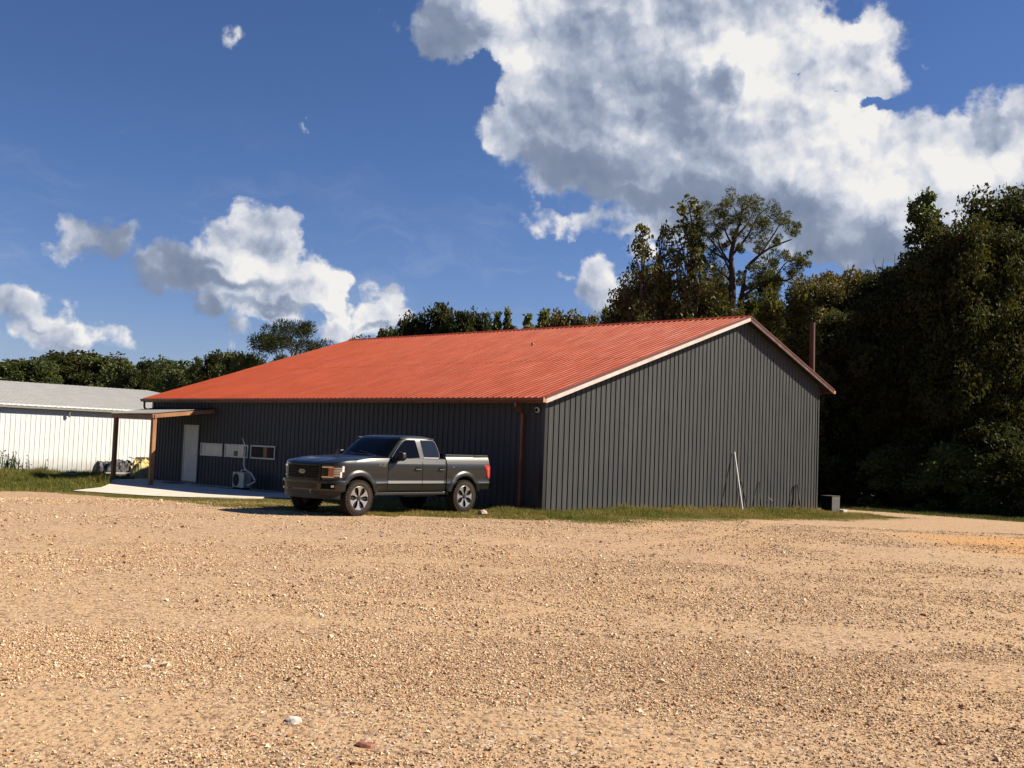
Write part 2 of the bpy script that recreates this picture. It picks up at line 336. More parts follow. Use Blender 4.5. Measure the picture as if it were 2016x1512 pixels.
# roof: two ribbed slopes
rp = rib_profile(-OR, L+OR, h=.030, start=.08, base=.060, top=.024)
def roof_slope(u0, u1, lift=0):
    def place(c, h, s):
        u = u0+(u1-u0)*s; k = 1 if u1 > u0 else -1
        sl_ = (zroof(u1)-zroof(u0))/(u1-u0); nl = math.hypot(1, sl_)
        return (u-sl_/nl*(h+lift), c, zroof(u)+(h+lift)/nl)
    return place
def slope_mesh(mb, u0, u1, lift=0, seg=4):
    n = len(rp); b = len(mb.v); pl = roof_slope(u0, u1, lift); V = []
    for j in range(seg+1):
        for (c, h) in rp:
            # sheets sag slightly between purlins
            V.append(pl(c, h, j/seg))
    mb.add(V, [(j*n+i, (j+1)*n+i, (j+1)*n+i+1, j*n+i+1) for j in range(seg) for i in range(n-1)])
m = MB(); slope_mesh(m, -OE-.05, 4.36, .0); slope_mesh(m, 4.20, W1-.002, .006, 6); slope_mesh(m, W+OER, W1+.002)
m.box(-OE, W1, L+OR-.02, L+OR, 0, 0) if False else None
ROOFO = m.build('roof', ROOF, BLD, normals=False)
# underside deck / soffit follows the roof, closes it from below
m = MB()
for (a, b) in ((-OE, W1), (W1, W+OER)):
    za, zb = zroof(a)-.012, zroof(b)-.012
    m.hexa([(a, -OR+.01, za-.05), (b, -OR+.01, zb-.05), (b, L+OR-.01, zb-.05), (a, L+OR-.01, za-.05), (a, -OR+.01, za), (b, -OR+.01, zb), (b, L+OR-.01, zb), (a, L+OR-.01, za)])
m.build('soffit', TRIMD, BLD)
m = MB()   # ridge cap
for sgn, (ua) in ((-1, W1-.16), (1, W1+.16)):
    za = zroof(ua)+.034
    m.add([(W1, -OR-.02, ZR+.055), (W1, L+OR+.02, ZR+.055), (ua, L+OR+.02, za), (ua, -OR-.02, za)], [(0, 1, 2, 3)])
rc = m.build('ridge_cap', ROOF, ROOFO, normals=False)
# roof screws: dotted lines along purlins
rng_ = random.Random(3)
m = MB()
for sg in (.07, .22, .40, .58, .76, .93):
    u = -OE+(W1+OE)*sg
    for k in range(int(L/PITCH)):
        c = -OR+.08+k*PITCH+.045; z = zroof(u)+.004+(.012 if u > 4.2 else 0)
        m.box(u-.009, u+.009, c-.009, c+.009, z-.01, z+.008)
m.build('roof_screws', mat('screw_head', (.17, .035, .018), .5, metal=.2), ROOFO)['kind'] = 'stuff'
# small vent pipe on the slope
u, v = 6.80, 6.64; z = zroof(u)
m = MB(); m.lathe([(0, z+.11), (.05, z+.11), (.055, z+.06), (.03, z+.05), (.03, z-.02)], 12, 'z'); vp = m.build('vent_pipe', mat('pale_vent', (.4, .25, .2), .6), ROOFO); vp.location = (u, v, 0)
# rakes: white board on the left slope, dark red on the right one
m = MB()
a, b = -OE-.02, W1
m.hexa([(a, -OR-.03, zroof(a)-.15), (b, -OR-.03, zroof(b)-.15), (b, -OR-.005, zroof(b)-.15), (a, -OR-.005, zroof(a)-.15), (a, -OR-.03, zroof(a)-.022), (b, -OR-.03, zroof(b)-.022), (b, -OR-.005, zroof(b)-.022), (a, -OR-.005, zroof(a)-.022)])
m.build('rake_board', FASC, BLD)['label'] = 'scuffed white board under the left roof slope'
m = MB(); a, b = W1+.003, W+OER+.02
m.hexa([(a, -OR-.03, zroof(a)-.15), (b, -OR-.03, zroof(b)-.15), (b, -OR-.005, zroof(b)-.15), (a, -OR-.005, zroof(a)-.15), (a, -OR-.03, zroof(a)-.03), (b, -OR-.03, zroof(b)-.03), (b, -OR-.005, zroof(b)-.03), (a, -OR-.005, zroof(a)-.03)])
m.build('rake_board', RUST, BLD)['label'] = 'dark rusty board under the right roof slope'
m = MB()
for (a, b, mi) in ((-OE-.05, W1, 0), (W1, W+OER+.04, 0)):
    m.hexa([(a, -OR-.045, zroof(a)-.020), (b, -OR-.045, zroof(b)-.020), (b, -OR+.03, zroof(b)-.020), (a, -OR+.03, zroof(a)-.020), (a, -OR-.045, zroof(a)+.030), (b, -OR-.045, zroof(b)+.030), (b, -OR+.03, zroof(b)+.030), (a, -OR+.03, zroof(a)+.030)])
m.build('rake_trim', mat('dark_red_edge', (.11, .035, .022), .45), BLD)
# eave fascia + gutter on the long side
m = MB(); m.box(-OE-.004, -OE+.02, -OR, L+OR, ZEL-.15, ZEL-.015); m.build('fascia', TRIMR, BLD)
m = MB(); GP = [(0, 0), (-.022, -.004), (-.022, -.045), (-.085, -.105), (-.006, -.105)]
gut = [(-.004, -.010), (-.128, -.010), (-.128, -.030), (-.118, -.040), (-.112, -.075), (-.085, -.118), (-.004, -.118)]
m.prism(gut, lambda p, t: (-OE-.004+p[0], t, ZEL+p[1]-.008), -OR-.02, L+OR+.02)
gt = m.build('gutter', TRIMR, BLD)
m = MB(); m.box(-OE-.148, -OE+.0, -OR-.027, -OR-.0205, ZEL-.14, ZEL-.012); m.build('end_cap', mat('pale_copper_cap', (.45, .20, .12), .4), gt)
# gutter on the far side eave, seen end-on
m = MB(); m.prism([(-p[0], p[1]) for p in gut], lambda p, t: (W+OER+.004+p[0], t, ZER+p[1]-.02), -OR-.02, L+OR+.02); g2 = m.build('gutter', TRIMR, BLD)
m = MB(); m.box(W+OER+.01, W+OER+.14, -OR-.028, -OR-.0205, ZER-.14, ZER-.03); m.build('end_cap', mat('bright_copper_cap', (.55, .22, .12), .35), g2)
m = MB(); m.tube([(W+OER-.04, .5, ZER-.12), (W+OER-.06, .5, ZER-.26), (W+OER-.15, .5, ZER-.34), (W+.12, .5, ZER-.36), (W+.07, .5, ZER-.46), (W+.07, .5, -.2)], .035, 8); m.build('downspout', TRIMR, BLD)
# eave return closing the end of the left overhang
m = MB(); m.hexa([(-OE, -OR-.002, ZEL-.15), (0, -OR-.002, ZEL-.10), (0, -.036, ZEL-.10), (-OE, -.036, ZEL-.15), (-OE, -OR-.002, ZEL-.06), (0, -OR-.002, ZEL+.03), (0, -.036, ZEL+.03), (-OE, -.036, ZEL-.06)]); m.build('eave_return', TRIMD, BLD)
def downspout(v, elbow=True):
    m = MB(); w = .045
    def seg(a, b): m.beam(a, b, .085, .062)
    seg((-OE-.06, v, ZEL-.12), (-OE-.055, v, ZEL-.27)); seg((-OE-.07, v, ZEL-.25), (-.05, v, ZEL-.46)); seg((-.06, v, ZEL-.43), (-.06, v, -.05))
    o = m.build('downspout', TRIMR, BLD, bevel=.008)
    for z in (2.45, 1.3, .35):
        m = MB(); m.box(-.098, -.02, v-.06, v+.06, z, z+.03); m.build('bracket', TRIMR, o)
    m = MB(); m.beam((-.065, v, .06), (-.22, v-.02, -.03), .09, .065); m.build('outlet', TRIMR, o)
downspout(.76)
m = MB(); vv = L-.0
m.tube([(-OE-.06, vv+.06, ZEL-.12), (-OE-.06, vv+.06, ZEL-.34), (-OE+.0, vv+.05, ZEL-.42), (-.05, vv+.02, ZEL-.55), (-.04, vv+.0, ZEL-.65)], .042, 10); m.build('downspout', mat('dark_brown_pipe', (.045, .03, .025), .5), BLD)
# door, recessed look: frame proud of the ribs
d0, d1, dz = 17.36, 18.26, 2.06
m = MB(); dzb = -.05
m.box(-.068, -.0345, d0-.06, d0, dzb, dz+.06); m.box(-.068, -.0345, d1, d1+.06, dzb, dz+.06); m.box(-.068, -.0345, d0, d1, dz, dz+.06)
DOOR = m.build('door', WHITE, BLD); DOOR['label'] = 'plain white entry door under the porch'
m = MB(); m.box(-.052, -.036, d0+.003, d1-.003, dzb+.03, dz-.003)
for (a, b, c, e) in ((d0+.1, d0+.42, .15, .85), (d0+.48, d0+.80, .15, .85), (d0+.1, d0+.42, .98, 1.9), (d0+.48, d0+.80, .98, 1.9)): m.box(-.056, -.0525, a, b, c, e)
m.build('door_leaf', WHITE, DOOR, bevel=.003)
m = MB(); m.lathe([(0, -.075), (.026, -.07), (.03, -.055), (.012, -.05), (.012, -.03)], 12, 'y'); kn = m.build('door_handle', mat('brass_knob', (.4, .32, .18), .3, metal=.9), DOOR); kn.rotation_euler = (0, 0, R(-90)); kn.location = (-.01, d0+.07, .98)
m = MB(); m.box(-.09, -.0345, d0, d1, dzb-.03, dzb+.03); m.build('threshold', GALVD, DOOR)
# three slot windows
wins = [(15.62, 17.12, 'pale'), (13.97, 15.49, 'pale2'), (12.32, 13.82, 'dark')]
for a, b, k in wins:
    z0, z1 = .985, 1.465; m = MB(); fw = .052
    m.box(-.066, -.0345, a, b, z0, z0+fw); m.box(-.066, -.0345, a, b, z1-fw, z1); m.box(-.066, -.0345, a, a+fw, z0+fw, z1-fw); m.box(-.066, -.0345, b-fw, b, z0+fw, z1-fw)
    wo = m.build('window', WHITE, BLD, bevel=.004)
    m = MB()
    if k == 'pale': m.box(-.046, -.036, a+fw, b-fw, z0+fw, z1-fw); pm = CURT; wo['label'] = 'white framed slot window with a pale blind, nearest the door'
    elif k == 'pale2': m.box(-.046, -.036, a+fw+.22, b-fw, z0+fw, z1-fw); m.box(-.046, -.036, a+fw, a+fw+.218, z0+fw, z1-fw, 1); m.box(-.050, -.0465, a+.66, a+.90, z0+fw, z0+.24, 2); pm = [CURT, GLASS, mat('object_on_sill', (.07, .07, .06), .6)]; wo['label'] = 'white framed slot window with a pale blind and a dark pot behind the hose'
    else: m.box(-.046, -.036, a+fw, b-fw, z0+fw, z1-fw); m.box(-.049, -.0465, a+.50, a+.72, z0+fw, z1-fw, 1); pm = [GLASS, mat('orange_brown_post_behind_glass', (.16, .055, .014), .5)]; wo['label'] = 'white framed slot window with dark glass, nearest the pickup'
    m.build('pane', pm, wo)
# security camera under the eave near the corner
m = MB(); m.lathe([(0, 0), (.085, 0), (.085, .035), (.07, .05), (0, .05)], 20, 'z')
SC = m.build('security_camera', mat('grey_white_housing', (.50, .49, .46), .4), BLD, smooth=True, autos=40); SC.rotation_euler = (0, R(-100), R(0)); SC.location = (-.034, .24, 2.80)
m = MB(); m.lathe([(0, .095), (.03, .088), (.045, .065), (.05, .04)], 16, 'z'); m.build('lens', GLASS, SC, smooth=True)

# ---------------------------------------------------------------- lean-to porch roof on two posts (part of the building)
PCH = empty('porch', (0, 0, 0), 0, BLD); PCH['label'] = 'lean-to porch roof on two timber posts over the white door'
A, Bp = (-2.42, 16.40), (-1.86, 20.42)      # front-right and front-left corners
def post(px, py, zb, zt_, s=.145, lean=0):
    m = MB(); m.hexa([(px-s/2, py-s/2, zb), (px+s/2, py-s/2, zb), (px+s/2, py+s/2, zb), (px-s/2, py+s/2, zb), (px-s/2+lean, py-s/2, zt_), (px+s/2+lean, py-s/2, zt_), (px+s/2+lean, py+s/2, zt_), (px-s/2+lean, py+s/2, zt_)])
    o = m.build('post', WOOD, PCH, bevel=.006); return o
post(A[0], A[1], -.14, 2.27); post(Bp[0]-.0, Bp[1]-.18, -.26, 2.29)
m = MB(); m.beam((A[0], A[1]-.10, 2.345), (Bp[0], Bp[1]+.10, 2.365), .075, .15); m.build('beam', WOOD, PCH, bevel=.005)
for k, (fa) in enumerate((0.0, .25, .5, .75, 1.0)):
    ax, ay = A[0]+(Bp[0]-A[0])*fa, A[1]+(Bp[1]-A[1])*fa; ay2 = 16.33+(20.52-16.33)*fa
    m = MB(); m.beam((ax-.10 if k == 0 else ax+.05, ay-(.05 if k == 0 else 0), 2.36), (-.03, ay2, 2.655), .045, .14); m.build('rafter', WOOD, PCH)
prof = rib_profile(0, 4.3, h=.02, start=.1); m = MB(); V = []
for j in (0, 1):
    for (c, h) in prof:
        f = c/4.3; fx, fy = A[0]+(Bp[0]-A[0])*f-.13, A[1]-.06+(Bp[1]+.12-A[1])*f; bx, by = -.025, 16.27+(20.60-16.27)*f
        V.append((fx, fy, 2.455+h) if j == 0 else (bx, by, 2.765+h))
n = len(prof); m.add(V, [(i, n+i, n+i+1, i+1) for i in range(n-1)]); m.build('porch_roof', GALVD, PCH, normals=False)

# ---------------------------------------------------------------- white shed building, parallel to the gable wall
WV = 30.4; wzb = -.45
WB = empty('white_building', (*uv2w(0, WV), 0), PSI); tag(WB, 'long white ribbed metal building with a grey roof beyond the lean-to porch', 'building')
u0, u1 = -20.0, 13.0; DV, ZV = 15.0, 4.45
sheet('front_wall', rib_profile(u0, u1, h=.013, pitch=.2286, base=.028, top=.012, minor=False), lambda c, h, z: (c, -h, z), lambda c: wzb, lambda c: 2.84, WHT_WALL, WB)
m = MB(); m.add([(u0, 0, wzb), (u0, 2*DV, wzb), (u0, 2*DV, 2.8), (u0, DV, ZV-.03), (u0, 0, 2.8)], [(0, 1, 2, 3, 4)]); m.add([(u1, 0, wzb), (u1, 2*DV, wzb), (u1, 2*DV, 2.8), (u1, DV, ZV-.03), (u1, 0, 2.8)], [(0, 1, 2, 3, 4)]); m.add([(u0, 2*DV, wzb), (u1, 2*DV, wzb), (u1, 2*DV, 2.8), (u0, 2*DV, 2.8)], [(0, 1, 2, 3)]); m.build('end_wall', WHT_WALL, WB)
m = MB(); pr = rib_profile(u0-.2, u1+.2, h=.014, pitch=.3048, base=.08, top=.03, minor=False); n = len(pr)
for (va, za, vb, zb) in ((-.22, 2.755, DV, ZV), (2*DV+.22, 2.755, DV, ZV)):
    m.add([(c, va, za+h) for c, h in pr]+[(c, vb, zb+h) for c, h in pr], [(i, i+1, n+i+1, n+i) for i in range(n-1)])
m.build('roof', GALV, WB, normals=False)
m = MB(); m.box(u0-.2, u1+.2, -.225, -.205, 2.66, 2.74); m.box(u0-.2, u1+.2, -.20, -.024, 2.66, 2.68); m.build('eave_trim', mat('grey_eave_trim', (.22, .22, .21), .5), WB)
m = MB(); m.tube([(1.0, -.12, 2.66), (1.0, -.12, 2.42), (1.03, -.10, 2.36)], .05, 8); m.build('drain_pipe', mat('grey_drain', (.16, .16, .15), .5), WB)
# ================================================================ the pickup: X runs rearwards from the front axle, -Y is the driver's side
TY = R(49.99)
TRK = empty('pickup_truck', (-3.503-1.0*math.sin(TY), 25.945+1.0*math.cos(TY), 0), TY)
tag(TRK, 'dark grey four-door pickup truck backed up to the long shaded wall', 'pickup truck')
PAINT = mat('dark_grey_metallic_paint', (.050, .051, .050), .35, metal=.9, coat=.5, spec=.5)
CHR = mat('chrome', (.75, .75, .75), .12, metal=1)
TINT = mat('tinted_glass', (.002, .0025, .004), .05, spec=.16)
TINTB = mat('rear_tinted_glass', (.010, .013, .018), .06, spec=.5)
RUB = mat('dusty_tyre_rubber', rough=.9, spec=.2, fn=varied((.040, .029, .022), (.018, .015, .013), 14, 4))
ALU = mat('machined_alloy', (.50, .47, .45), .32, metal=.85)
WZ = [(.54, .93), (.58, .968), (.73, .985), (.765, 1.0), (.83, .978), (1.0, .986), (1.20, .992), (1.245, .985), (1.39, .940), (1.42, .925), (1.49, .895)]
def Wz(z): return float(np.interp(z, [a for a, _ in WZ], [b for _, b in WZ]))
XN, NL, NE = -.22, .66, 3.3       # nose starts at XN, its length, its roundness
def noseW(x):
    if x >= XN: return 1.0
    t = min(1, (XN-x)/NL); return max(0.0, 1-t**NE)**(1/NE)*(1-.03*t)
def nosept(phi, z, off=0.0):
    """phi 0 = front centre, pi/2 = side; near side"""
    def q(p): return (XN-NL*max(0, math.cos(p))**(2/NE), -Wz(z)*max(0, math.sin(p))**(2/NE)*(1-.03*max(0, math.cos(p))**(2/NE)))
    a = q(phi); e = .01; p1, p2 = q(max(0.0, phi-e)), q(min(math.pi/2-.0005, phi+e))
    t = Vector((p2[0]-p1[0], p2[1]-p1[1])).normalized(); nn = Vector((t.y, -t.x))
    if nn.x > 0 and phi < .8 or nn.y > 0 and phi >= .8: nn = -nn
    return Vector((a[0]+nn.x*off, a[1]+nn.y*off, z))
def ztop(x):
    return float(np.interp(x, [-.88, -.85, -.78, -.6, -.2, .3, .75, 1.0], [1.17, 1.205, 1.235, 1.27, 1.315, 1.355, 1.385, 1.395]))
def crown(x): return float(np.interp(x, [-.92, -.8, -.3, .75], [.0, .025, .055, .045]))
def ring(x, zb, zt_, cr, bed=False):
    f = noseW(x); zs = [z for z in (zb, zb+.04, .70, .735, .765, .80, .83, .92, 1.0, 1.1, 1.18, 1.215, 1.245, 1.29, 1.335, 1.38) if zb <= z < zt_-.015]
    pts = [(0, zb), (.80*Wz(zb+.02)*f, zb)]+[(Wz(z)*f, z) for z in zs]
    wt_ = Wz(zt_)*f
    pts += [(wt_, zt_-.012), (wt_-.012*f, zt_)]
    if bed: pts += [(wt_*.9, zt_+.0), (wt_*.4, zt_), (0, zt_)]
    else:
        k = cr/.05
        pts += [(wt_*.93, zt_+.004*k), (wt_*.86, zt_+.012*k), (wt_*.70, zt_+.040*k), (wt_*.62, zt_+.046*k), (wt_*.45, zt_+.040*k), (0, zt_+.048*k)]
    return pts
def resample(pts, n):
    P = np.array(pts); d = np.r_[0, np.cumsum(np.hypot(*np.diff(P, axis=0).T))]; t = np.linspace(0, d[-1], n)
    return np.c_[np.interp(t, d, P[:, 0]), np.interp(t, d, P[:, 1])]
def shell(xs, fn, n=64):
    m = MB(); V = []; N = 2*n-2
    for x in xs:
        h = resample(fn(x), n)
        V += [(x, -p[0], p[1]) for p in h]+[(x, p[0], p[1]) for p in h[-2:0:-1]]
    F = [(i*N+j, i*N+(j+1) % N, (i+1)*N+(j+1) % N, (i+1)*N+j) for i in range(len(xs)-1) for j in range(N)]
    F += [tuple(range(N)), tuple(range((len(xs)-1)*N, len(xs)*N))[::-1]]
    m.add(V, F); return m
def apply_bool(o, cutters, smooth_ang=28):
    for c in cutters:
        b = o.modifiers.new('c', 'BOOLEAN'); b.operation = 'DIFFERENCE'; b.object = c; b.solver = 'EXACT'; b.material_mode = 'TRANSFER'
    dg = bpy.context.evaluated_depsgraph_get(); dg.update()
    me = bpy.data.meshes.new_from_object(o.evaluated_get(dg)); o.modifiers.clear(); o.data = me
    me.polygons.foreach_set('use_smooth', [True]*len(me.polygons)); me.set_sharp_from_angle(angle=R(smooth_ang))
    for c in cutters: bpy.data.objects.remove(c)
def well(x):
    m = MB(); m.lathe([(0, -1.3), (.505, -1.3), (.505, -.52), (0, -.52)], 48, 'y'); m.lathe([(0, 1.3), (.505, 1.3), (.505, .52), (0, .52)], 48, 'y')
    o = m.build('cut', DRK, None); o.location = (x, 0, .44); return o
def cutbox(*b):
    m = MB(); m.box(*b); return m.build('cut', BLK, None)
xs = [-.8795, -.877, -.872, -.865, -.855, -.84, -.815, -.78, -.73, -.68, -.6, -.5, -.4, -.3, -.22, -.1]+list(np.arange(0, 2.95, .13))+[2.965]
body = shell(xs, lambda x: ring(x, .56 if x > -.55 else .56+.12*min(1, (-.55-x)/.3), ztop(x), crown(x)))
BODY = body.build('body', PAINT, None); 
BODY.parent = None; apply_bool(BODY, [well(0.0)]); BODY.parent = TRK
# bed: separate tub behind the cab
xs = [3.005]+list(np.arange(3.1, 4.62, .13))+[4.63, 4.66]
bedm = shell(xs, lambda x: ring(x, .60, 1.445+.035*(x-3)/1.6, 0, True))
BED = bedm.build('cargo_bed', PAINT, None); apply_bool(BED, [well(3.683), cutbox(3.07, 4.60, -.78, .78, .93, 1.6)]); BED.parent = TRK
m = MB()
for sg in (-1, 1): m.box(3.01, 4.665, min(sg*.80, sg*.905), max(sg*.80, sg*.89), 1.447, 1.50)
m.box(4.605, 4.67, -.80, .80, 1.48, 1.50); m.build('rail_cap', BLK, BED, bevel=.006)
# cab greenhouse
LV = [(1.30, .70, 2.955, .962), (1.385, .83, 2.945, .934), (1.60, 1.08, 2.87, .872), (1.80, 1.335, 2.79, .812), (1.865, 1.43, 2.75, .788), (1.905, 1.52, 2.69, .755), (1.93, 1.66, 2.58, .69), (1.945, 1.85, 2.42, .55), (1.952, 2.0, 2.2, .25)]
def lev(z):
    zs = [l[0] for l in LV]; return [float(np.interp(z, zs, [l[k] for l in LV])) for k in (1, 2, 3)]
def ghpt(z, th, ex=5.0, off=0.0):
    x0, x1, w = lev(z); cx = (x0+x1)/2; a = (x1-x0)/2+off; w = w+off
    c, s = math.cos(th), math.sin(th)
    bow = .10*(1-min(1, abs(s))**2) if c < 0 else 0.03*(1-abs(s)**2)
    return (cx+math.copysign(abs(c)**(2/ex), c)*a, math.copysign(abs(s)**(2/ex), s)*w)
m = MB(); N = 96; V = []
for (z, *_r2) in LV:
    for j in range(N):
        x, y = ghpt(z, 2*math.pi*(j+.5)/N); V.append((x, y, z))
m.add(V, [(i*N+j, i*N+(j+1) % N, (i+1)*N+(j+1) % N, (i+1)*N+j) for i in range(len(LV)-1) for j in range(N)]+[tuple(range((len(LV)-1)*N, len(LV)*N))])
CAB = m.build('cab', PAINT, TRK, smooth=True, autos=50)
def G(z): return lev(z)[2]
def Ys(x, z): return max(Wz(z) if z < 1.40 else 0, G(z))
def side_patch(name, rows, m_, parent, off=.004, sg=-1, thick=.02, nx=6):
    """rows: (z, x0, x1) from bottom to top"""
    mb = MB(); V = []; B = []
    for (z, a, b) in rows:
        for i in range(nx+1):
            x = a+(b-a)*i/nx; y = Ys(x, z)+off; V.append((x, sg*y, z)); B.append((x, sg*(y-thick), z))
    n = nx+1; r = len(rows); F = [(j*n+i, j*n+i+1, (j+1)*n+i+1, (j+1)*n+i) for j in range(r-1) for i in range(nx)]
    o = r*n; F2 = [tuple(o+k for k in f)[::-1] for f in F]
    edge = [j*n for j in range(r)]+[(r-1)*n+i for i in range(1, n)]+[j*n+nx for j in range(r-2, -1, -1)]+[i for i in range(nx-1, 0, -1)]
    F3 = [(edge[k], edge[(k+1) % len(edge)], o+edge[(k+1) % len(edge)], o+edge[k]) for k in range(len(edge))]
    mb.add(V+B, F+F2+F3); return mb.build(name, m_, parent)
# doors: skins a few mm proud of a dark gap
def zrows(z0, z1, n=12): return list(np.linspace(z0, z1, n))
F_FRONT = [(1.315, 1.13, 1.46), (1.345, 1.10, 1.52), (1.385, 1.075, 1.60), (1.40, 1.085, 2.05), (1.50, 1.19, 2.035), (1.60, 1.30, 2.02), (1.70, 1.42, 2.0), (1.78, 1.53, 1.985), (1.82, 1.61, 1.975), (1.835, 1.68, 1.96)]
F_REAR = [(1.40, 2.20, 2.69), (1.42, 2.195, 2.745), (1.50, 2.185, 2.765), (1.60, 2.175, 2.745), (1.70, 2.165, 2.715), (1.79, 2.16, 2.675), (1.825, 2.16, 2.64), (1.837, 2.165, 2.60)]
for sg, sd in ((-1, 'n'), (1, 'f')):
    for nm, x0, x1, rows in (('f', .93, 2.095, F_FRONT), ('r', 2.115, 2.93, F_REAR)):
        zz = sorted(set(zrows(.60, 1.30, 10)+[.73, .765, .83, 1.215, 1.245]))
        gap = side_patch('door_gap', [(z, x0-.012, x1+.012) for z in [zz[0]-.015]+zz[1:]], DRK, BODY, .0015, sg) if False else None
        def xr(z, x1=x1, nm=nm): return x1-(0.34*max(0, .95-z)**1.15 if nm == 'r' else 0)
        d = side_patch('door', [(z, x0, xr(z)) for z in zz], PAINT, TRK, .005, sg, .012, 10)
        # dark shut lines round the skin
        for xl in ([lambda z: x0-.007, lambda z: xr(z)+.007]):
            gm = MB(); V = []; 
            for z in zz:
                for dx in (-.006, .006): V.append((xl(z)+dx, sg*(Ys(0, z)+.0022), z))
            gm.add(V, [(2*i, 2*i+1, 2*i+3, 2*i+2) for i in range(len(zz)-1)]); gm.build('shut_line', DRK, d, normals=False)
        g = side_patch('window', rows, TINT if nm == 'f' else TINTB, d, .0035, sg, .012, 10)
        fr = side_patch('window_seal', [(z+(-.010 if i == 0 else (.012 if i == len(rows)-1 else 0)), a-.016, b+.016) for i, (z, a, b) in enumerate(rows)], BLK, d, .0018, sg, .012, 10)
        hx = x1-.24
        m = MB(); m.box(hx-.02, hx+.17, sg*(Ys(0, 1.13))-.006, sg*Ys(0, 1.13)+sg*.008+.0, 1.085, 1.165); m.build('handle_recess', DRK, d)
        m = MB(); y = sg*(Ys(0, 1.13)+.032); m.beam((hx-.015, y, 1.105), (hx+.17, y, 1.105), .022, .034); m.beam((hx-.005, y-sg*.02, 1.105), (hx-.005, y, 1.105), .03, .034); m.beam((hx+.16, y-sg*.03, 1.105), (hx+.16, y, 1.105), .03, .034)
        m.build('door_handle', PAINT, d, bevel=.006)
    # roof drip line, A pillar seam
    m = MB(); m.tube([(1.50, sg*.776, 1.868), (1.75, sg*.772, 1.885), (2.3, sg*.772, 1.888), (2.68, sg*.765, 1.875)], .008, 5); m.build('roof_rail', BLK, CAB)
    # mirror
    m = MB(); y0 = sg*1.10
    m.hexa([(1.13, sg*1.03, 1.335), (1.30, sg*1.03, 1.335), (1.28, sg*1.245, 1.36), (1.15, sg*1.245, 1.36), (1.13, sg*1.03, 1.54), (1.30, sg*1.03, 1.54), (1.28, sg*1.235, 1.525), (1.15, sg*1.235, 1.525)])
    mr = m.build('mirror', BLK, TRK, bevel=.035, seg=4); mr.data.polygons.foreach_set('use_smooth', [True]*len(mr.data.polygons))
    m = MB(); m.beam((1.18, sg*.93, 1.33), (1.21, sg*1.06, 1.36), .12, .09); m.hexa([(1.06, sg*.945, 1.30), (1.22, sg*.945, 1.30), (1.22, sg*.985, 1.30), (1.06, sg*.985, 1.30), (1.09, sg*.93, 1.41), (1.20, sg*.93, 1.41), (1.20, sg*.955, 1.41), (1.09, sg*.955, 1.41)]); m.build('mirror_arm', BLK, mr, bevel=.01)
    # wheel arch lips
    for ax, par in ((0.0, BODY), (3.683, BED)):
        m = MB(); V = []; NA = 36; pr_ = [(.645, -.004), (.62, .016), (.585, .034), (.53, .040), (.508, .036), (.495, .02), (.495, -.10)]
        for i in range(NA+1):
            a = R(-16)+R(212)*i/NA
            for (r, off) in pr_:
                x = ax+r*math.cos(a); z = .44+r*math.sin(a); zc = max(z, .56)
                wy = Wz(min(1.38, max(.60, zc)))*noseW(x)
                base = max(wy, .955 if x > -.5 else wy); V.append((x, sg*(base+off), zc if z < .56 else z))
        k = len(pr_); m.add(V, [(i*k+j, i*k+j+1, (i+1)*k+j+1, (i+1)*k+j) for i in range(NA) for j in range(k-1)]); m.build('wheel_arch_flare', PAINT, par, smooth=True, autos=40)
    # rocker underside
    m = MB(); m.box(.55, 3.15, min(sg*.80, sg*.93), max(sg*.80, sg*.93), .47, .555); m.build('rocker_step', BLK, TRK, bevel=.02)
# windscreen, rear window
def gh_patch(name, zs, th0, th1, m_, parent, n=20, off=.004):
    mb = MB(); V = []
    for z in zs:
        for i in range(n+1):
            x, y = ghpt(z, th0+(th1-th0)*i/n, off=off); V.append((x, y, z+off*.3))
    mb.add(V, [(j*(n+1)+i, j*(n+1)+i+1, (j+1)*(n+1)+i+1, (j+1)*(n+1)+i) for j in range(len(zs)-1) for i in range(n)]); return mb.build(name, m_, parent, smooth=True)
gh_patch('windscreen', list(np.linspace(1.40, 1.878, 8)), R(180-52), R(180+52), TINT, CAB, 28)
gh_patch('rear_window', list(np.linspace(1.47, 1.80, 5)), R(-45), R(45), TINTB, CAB)
m = MB()
for i in range(14):
    a = R(180-56+8*i); 
m.tube([(.80, -.62, 1.415), (.76, -.35, 1.43), (.74, 0, 1.437), (.76, .35, 1.43), (.80, .62, 1.415)], .03, 8); m.build('cowl', BLK, TRK)
m = MB(); m.tube([(.85, -.55, 1.43), (.93, -.1, 1.50), (.96, .12, 1.53)], .009, 5); m.tube([(.85, .1, 1.44), (.93, .5, 1.50)], .009, 5); m.build('wiper', BLK, TRK)
m = MB(); 
for yy in (-.18, 0, .18): m.lathe([(0, .02), (.02, .016), (.03, 0)], 8, 'z')
mk = m.build('roof_marker', BLK, CAB); mk.location = (1.95, 0, 1.945)
# hood/fender shut line
m = MB(); pts = []
for x in np.linspace(-.80, .80, 20): pts.append((x, -(Wz(ztop(x))*noseW(x)*.955), ztop(x)+.004))
for k in range(19):
    a, b = pts[k], pts[k+1]; m.add([(a[0], a[1]-.006, a[2]), (b[0], b[1]-.006, b[2]), (b[0], b[1]+.006, b[2]+.001), (a[0], a[1]+.006, a[2]+.001)], [(0, 1, 2, 3)])
m.build('bonnet_gap', DRK, BODY, normals=False)
